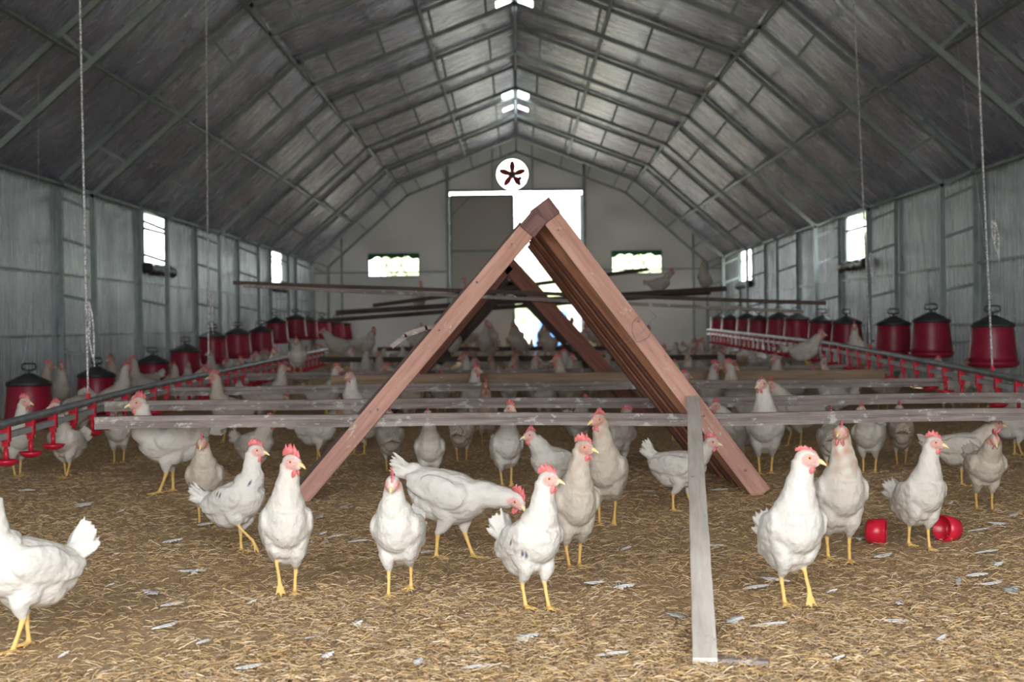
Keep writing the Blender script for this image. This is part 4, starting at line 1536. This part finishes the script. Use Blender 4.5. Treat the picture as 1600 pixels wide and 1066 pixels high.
# ------------------------------------------------------------------ feathers on the floor
M_fea = mat('shed_feather', (.62, .61, .59), .8, 0, .2)
L(M_fea, ramp(M_fea, noise_tex(M_fea, coords(M_fea, (4, 60, 1)), 5, 3), [(.3, (.44, .43, .41)), (.65, (.68, .66, .63))]), bsdf(M_fea).inputs['Base Color'])
def feather_mesh(ln, w_, curl, seed, fluffy=False):
    r_ = random.Random(seed)
    bm = bmesh.new()
    K = 22
    rows = []
    for i in range(K + 1):
        q = i / K
        x = ln * (q - .5)
        wd = w_ * (math.sin(PI * min(1, max(0, (q - .12) / .88)) ** .75) ** .7 if q > .12 else .04)
        jl = 1 + r_.uniform(-.45, .25) * (1.9 if fluffy else 1)
        jr = 1 + r_.uniform(-.35, .15) * (2.0 if fluffy else 1)
        y0 = curl * (q - .5) ** 2 * ln
        z = .002 + .0015 * math.sin(PI * q) + (.008 if fluffy else .002) * q
        rows.append([bm.verts.new((x - wd * .4, y0 - wd * jl, z - .002)), bm.verts.new((x, y0, z)), bm.verts.new((x - wd * .4, y0 + wd * jr, z - .001))])
    for a, b in zip(rows, rows[1:]):
        bm.faces.new((a[0], a[1], b[1], b[0]))
        bm.faces.new((a[1], a[2], b[2], b[1]))
    ret = bmesh.ops.extrude_face_region(bm, geom=list(bm.faces))
    for v_ in ret['geom']:
        if isinstance(v_, bmesh.types.BMVert):
            v_.co.z += .0009
    pts = [(ln * (q - .5), curl * (q - .5) ** 2 * ln,   .003 + .0015 * math.sin(PI * q) + (.008 if fluffy else .002) * q) for q in [k / 8 for k in range(9)]]
    add_tube(bm, pts, .0009, 5)
    return bm
FE = [((235, 935), 70, 'f'), ((172, 922), 8, 'd'), ((268, 952), 10, 'q'), ((318, 1014), 25, 'd'), ((130, 792), 8, 'q'), ((188, 806), 10, 'd'), ((270, 851), 15, 'f'), ((42, 770), 150, 'q'), ((133, 790), 8, 'q'),
      ((320, 826), 10, 'f'), ((300, 895), 5, 'q'), ((305, 898), 25, 'd'), ((260, 990), 20, 'q'), ((100, 1035), 10, 'd'), ((492, 1005), 110, 'q'), ((513, 1033), 20, 'd'), ((395, 950), 20, 'd'),
      ((500, 812), 35, 'q'), ((505, 840), 10, 'd'), ((488, 855), 40, 'd'), ((560, 852), 5, 'q'), ((522, 845), 15, 'q'), ((540, 795), 150, 'q'), ((668, 872), 12, 'q'), ((955, 1035), 175, 'q'), ((822, 1007), 30, 'f'),
      ((930, 918), 10, 'q'), ((975, 925), 160, 'f'), ((870, 868), 20, 'd'), ((978, 862), 20, 'd'), ((1015, 772), 10, 'q'), ((1122, 770), 160, 'q'), ((1118, 856), 175, 'q'), ((1055, 965), 35, 'f'), ((1180, 922), 165, 'q'), ((1212, 912), 158, 'q'),
      ((1150, 975), 5, 'f'), ((1200, 982), 175, 'q'), ((1380, 874), 8, 'q'), ((1540, 868), 4, 'q'), ((1525, 904), 5, 'q'), ((1560, 888), 10, 'd'), ((1498, 915), 25, 'q'), ((1550, 918), 170, 'q'), ((1580, 930), 35, 'f'), ((1405, 950), 30, 'd'),
      ((1585, 808), 20, 'q'), ((1560, 822), 170, 'q'), ((1530, 836), 5, 'q'), ((1485, 792), 10, 'd'), ((1345, 850), 20, 'd'), ((1400, 978), 0, 'q'), ((1310, 1040), 170, 'd'), ((1470, 1008), 20, 'd'), ((1340, 850), 25, 'd'), ((1300, 932), 8, 'd'),
      ((655, 1045), 20, 'd'), ((745, 1052), 15, 'q'), ((560, 985), 10, 'd'), ((390, 1050), 5, 'q')]
def place_word(px, py):
    row = 'near bottom edge' if py > 960 else ('on bright foreground straw' if py > 860 else 'on shaded litter')
    col = 'far left' if px < 320 else 'left' if px < 640 else 'central' if px < 960 else 'right' if px < 1280 else 'far right'
    return row, col
for i, ((px, py), ang, kd) in enumerate(FE):
    g = gnd(px, py)
    if kd == 'q':
        ln, w_, nm = random.uniform(.065, .095), random.uniform(.011, .017), 'long white quill feather'
    elif kd == 'f':
        ln, w_, nm = random.uniform(.055, .08), random.uniform(.018, .026), 'wide fluffy white feather'
    else:
        ln, w_, nm = random.uniform(.028, .042), random.uniform(.009, .013), 'small white down feather'
    bm = feather_mesh(ln, w_, random.uniform(-.35, .35), i, kd != 'q')
    o = obj('feather', bm, M_fea, smooth=True)
    o.location = (g.x, g.y, ground_z(g.x, g.y) + .010)
    o.rotation_euler = (random.uniform(-.1, .25), random.uniform(-.12, .12), R(ang) * 2.2 + random.uniform(-.5, .5))
    row, col = place_word(px, py)
    lab = '%s %s, %s' % (nm, row, col)
    tag(o, lab, 'feather', lab.replace(' feather', ' feathers', 1))

single_out('feather')
# ------------------------------------------------------------------ red bowls
def bowl(px, py, rot, label):
    g = gnd(px, py)
    bm = bmesh.new()
    add_lathe(bm, [(0, -.032), (.030, -.032), (.040, -.024), (.046, .032), (.043, .032), (.037, -.02), (.028, -.027), (0, -.027)], 32)
    add_tube(bm, [(.043 * math.cos(a), .043 * math.sin(a), .032) for a in [2 * PI * k / 32 for k in range(33)]], .0025, 6, False)
    o = obj('red_bowl', bm, M_redb, smooth=True)
    o.location = (g.x, g.y, .048)
    o.rotation_euler = rot
    tag(o, label, 'bowl')
bowl(1368, 852, (R(92), 0, R(70)), 'small red plastic bowl tipped on its side, left of the two')
bowl(1483, 848, (R(84), 0, R(-62)), 'small red plastic bowl tipped on its side, right of the two')

# ------------------------------------------------------------------ outdoors
gm = mat('dry_earth_yard', (.42, .38, .28), .95)
L(gm, ramp(gm, noise_tex(gm, coords(gm), 1.2, 6), [(.3, (.34, .33, .2)), (.7, (.5, .46, .36))]), bsdf(gm).inputs['Base Color'])
bm = bmesh.new()
S_ = 120
def yard(x0, y0, x1, y1):
    vs = [bm.verts.new(p) for p in ((x0, y0, -.03), (x1, y0, -.03), (x1, y1, -.03), (x0, y1, -.03))]
    bm.faces.new(vs)
yard(-S_, -S_, S_, S_ + 40)
tag(obj('yard_ground', bm, gm), 'pale bare earth yard outside the far doorway', 'ground', kind='structure')
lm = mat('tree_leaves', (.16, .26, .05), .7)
L(lm, ramp(lm, noise_tex(lm, coords(lm), 5, 6, .7), [(.3, (.32, .42, .22)), (.55, (.6, .68, .42)), (.8, (.8, .84, .62))]), bsdf(lm).inputs['Base Color'])  # leaf greens paled to paint in the overexposure and haze outdoors
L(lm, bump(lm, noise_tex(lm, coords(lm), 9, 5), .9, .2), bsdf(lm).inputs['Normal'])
tm = mat('tree_bark', (.12, .08, .05), .9)
def tree(x, y, h, r, label, seed):
    t = empty('leafy_tree', (x, y, 0))
    tag(t, label, 'tree')
    bm = bmesh.new()
    add_tube(bm, [(0, 0, -.03), (.05, 0, h * .3), (0, .05, h * .65)], [.16, .12, .07], 10)
    obj('trunk', bm, tm, t, True)
    bm = bmesh.new()
    rr = random.Random(seed)
    for k in range(9):
        c = Vector((rr.uniform(-.55, .55) * r, rr.uniform(-.55, .55) * r, h * .62 + rr.uniform(-.5, .5) * r))
        bmesh.ops.create_icosphere(bm, subdivisions=4, radius=r * rr.uniform(.4, .62), matrix=Matrix.Translation(c))
    for v_ in bm.verts:
        v_.co += v_.co.normalized() * .22 * r * noise.fractal(v_.co * 2.4, 1.0, 2.0, 4)
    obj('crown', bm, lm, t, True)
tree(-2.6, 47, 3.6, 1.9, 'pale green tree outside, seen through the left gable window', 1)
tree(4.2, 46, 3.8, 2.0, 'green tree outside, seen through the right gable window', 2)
tree(.9, 52, 2.6, 1.4, 'pale green bush outside the far doorway', 3)
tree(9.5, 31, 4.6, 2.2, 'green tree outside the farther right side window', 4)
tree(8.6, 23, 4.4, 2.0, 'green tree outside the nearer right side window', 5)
# blue covered cart in the yard beyond the doorway
bt = mat('blue_tarp', (.06, .17, .50), .5)
L(bt, ramp(bt, noise_tex(bt, coords(bt), 3, 4), [(.3, (.04, .12, .4)), (.7, (.1, .25, .62))]), bsdf(bt).inputs['Base Color'])
bm = bmesh.new()
bmesh.ops.create_cube(bm, size=1, matrix=Matrix.Translation((0, 0, .55)) @ Matrix.Diagonal((1.1, 1.0, 1.15, 1)))
bmesh.ops.subdivide_edges(bm, edges=bm.edges, cuts=7, use_grid_fill=True)
for v_ in bm.verts:
    k = 1 - .35 * max(0, v_.co.z - .3)
    v_.co.x = v_.co.x * k + .06 * noise.noise(v_.co * 3)
    v_.co.y = v_.co.y * k + .06 * noise.noise(v_.co * 3 + Vector((5, 0, 0)))
    v_.co.z += (.08 * noise.noise(v_.co * 2.2) if v_.co.z > .1 else 0)
o = obj('tarp_covered_crate', bm, bt, smooth=True)
o.location = (.95, 36.2, -.02)
tag(o, 'bright blue tarp-covered heap outside the far doorway', 'tarp')
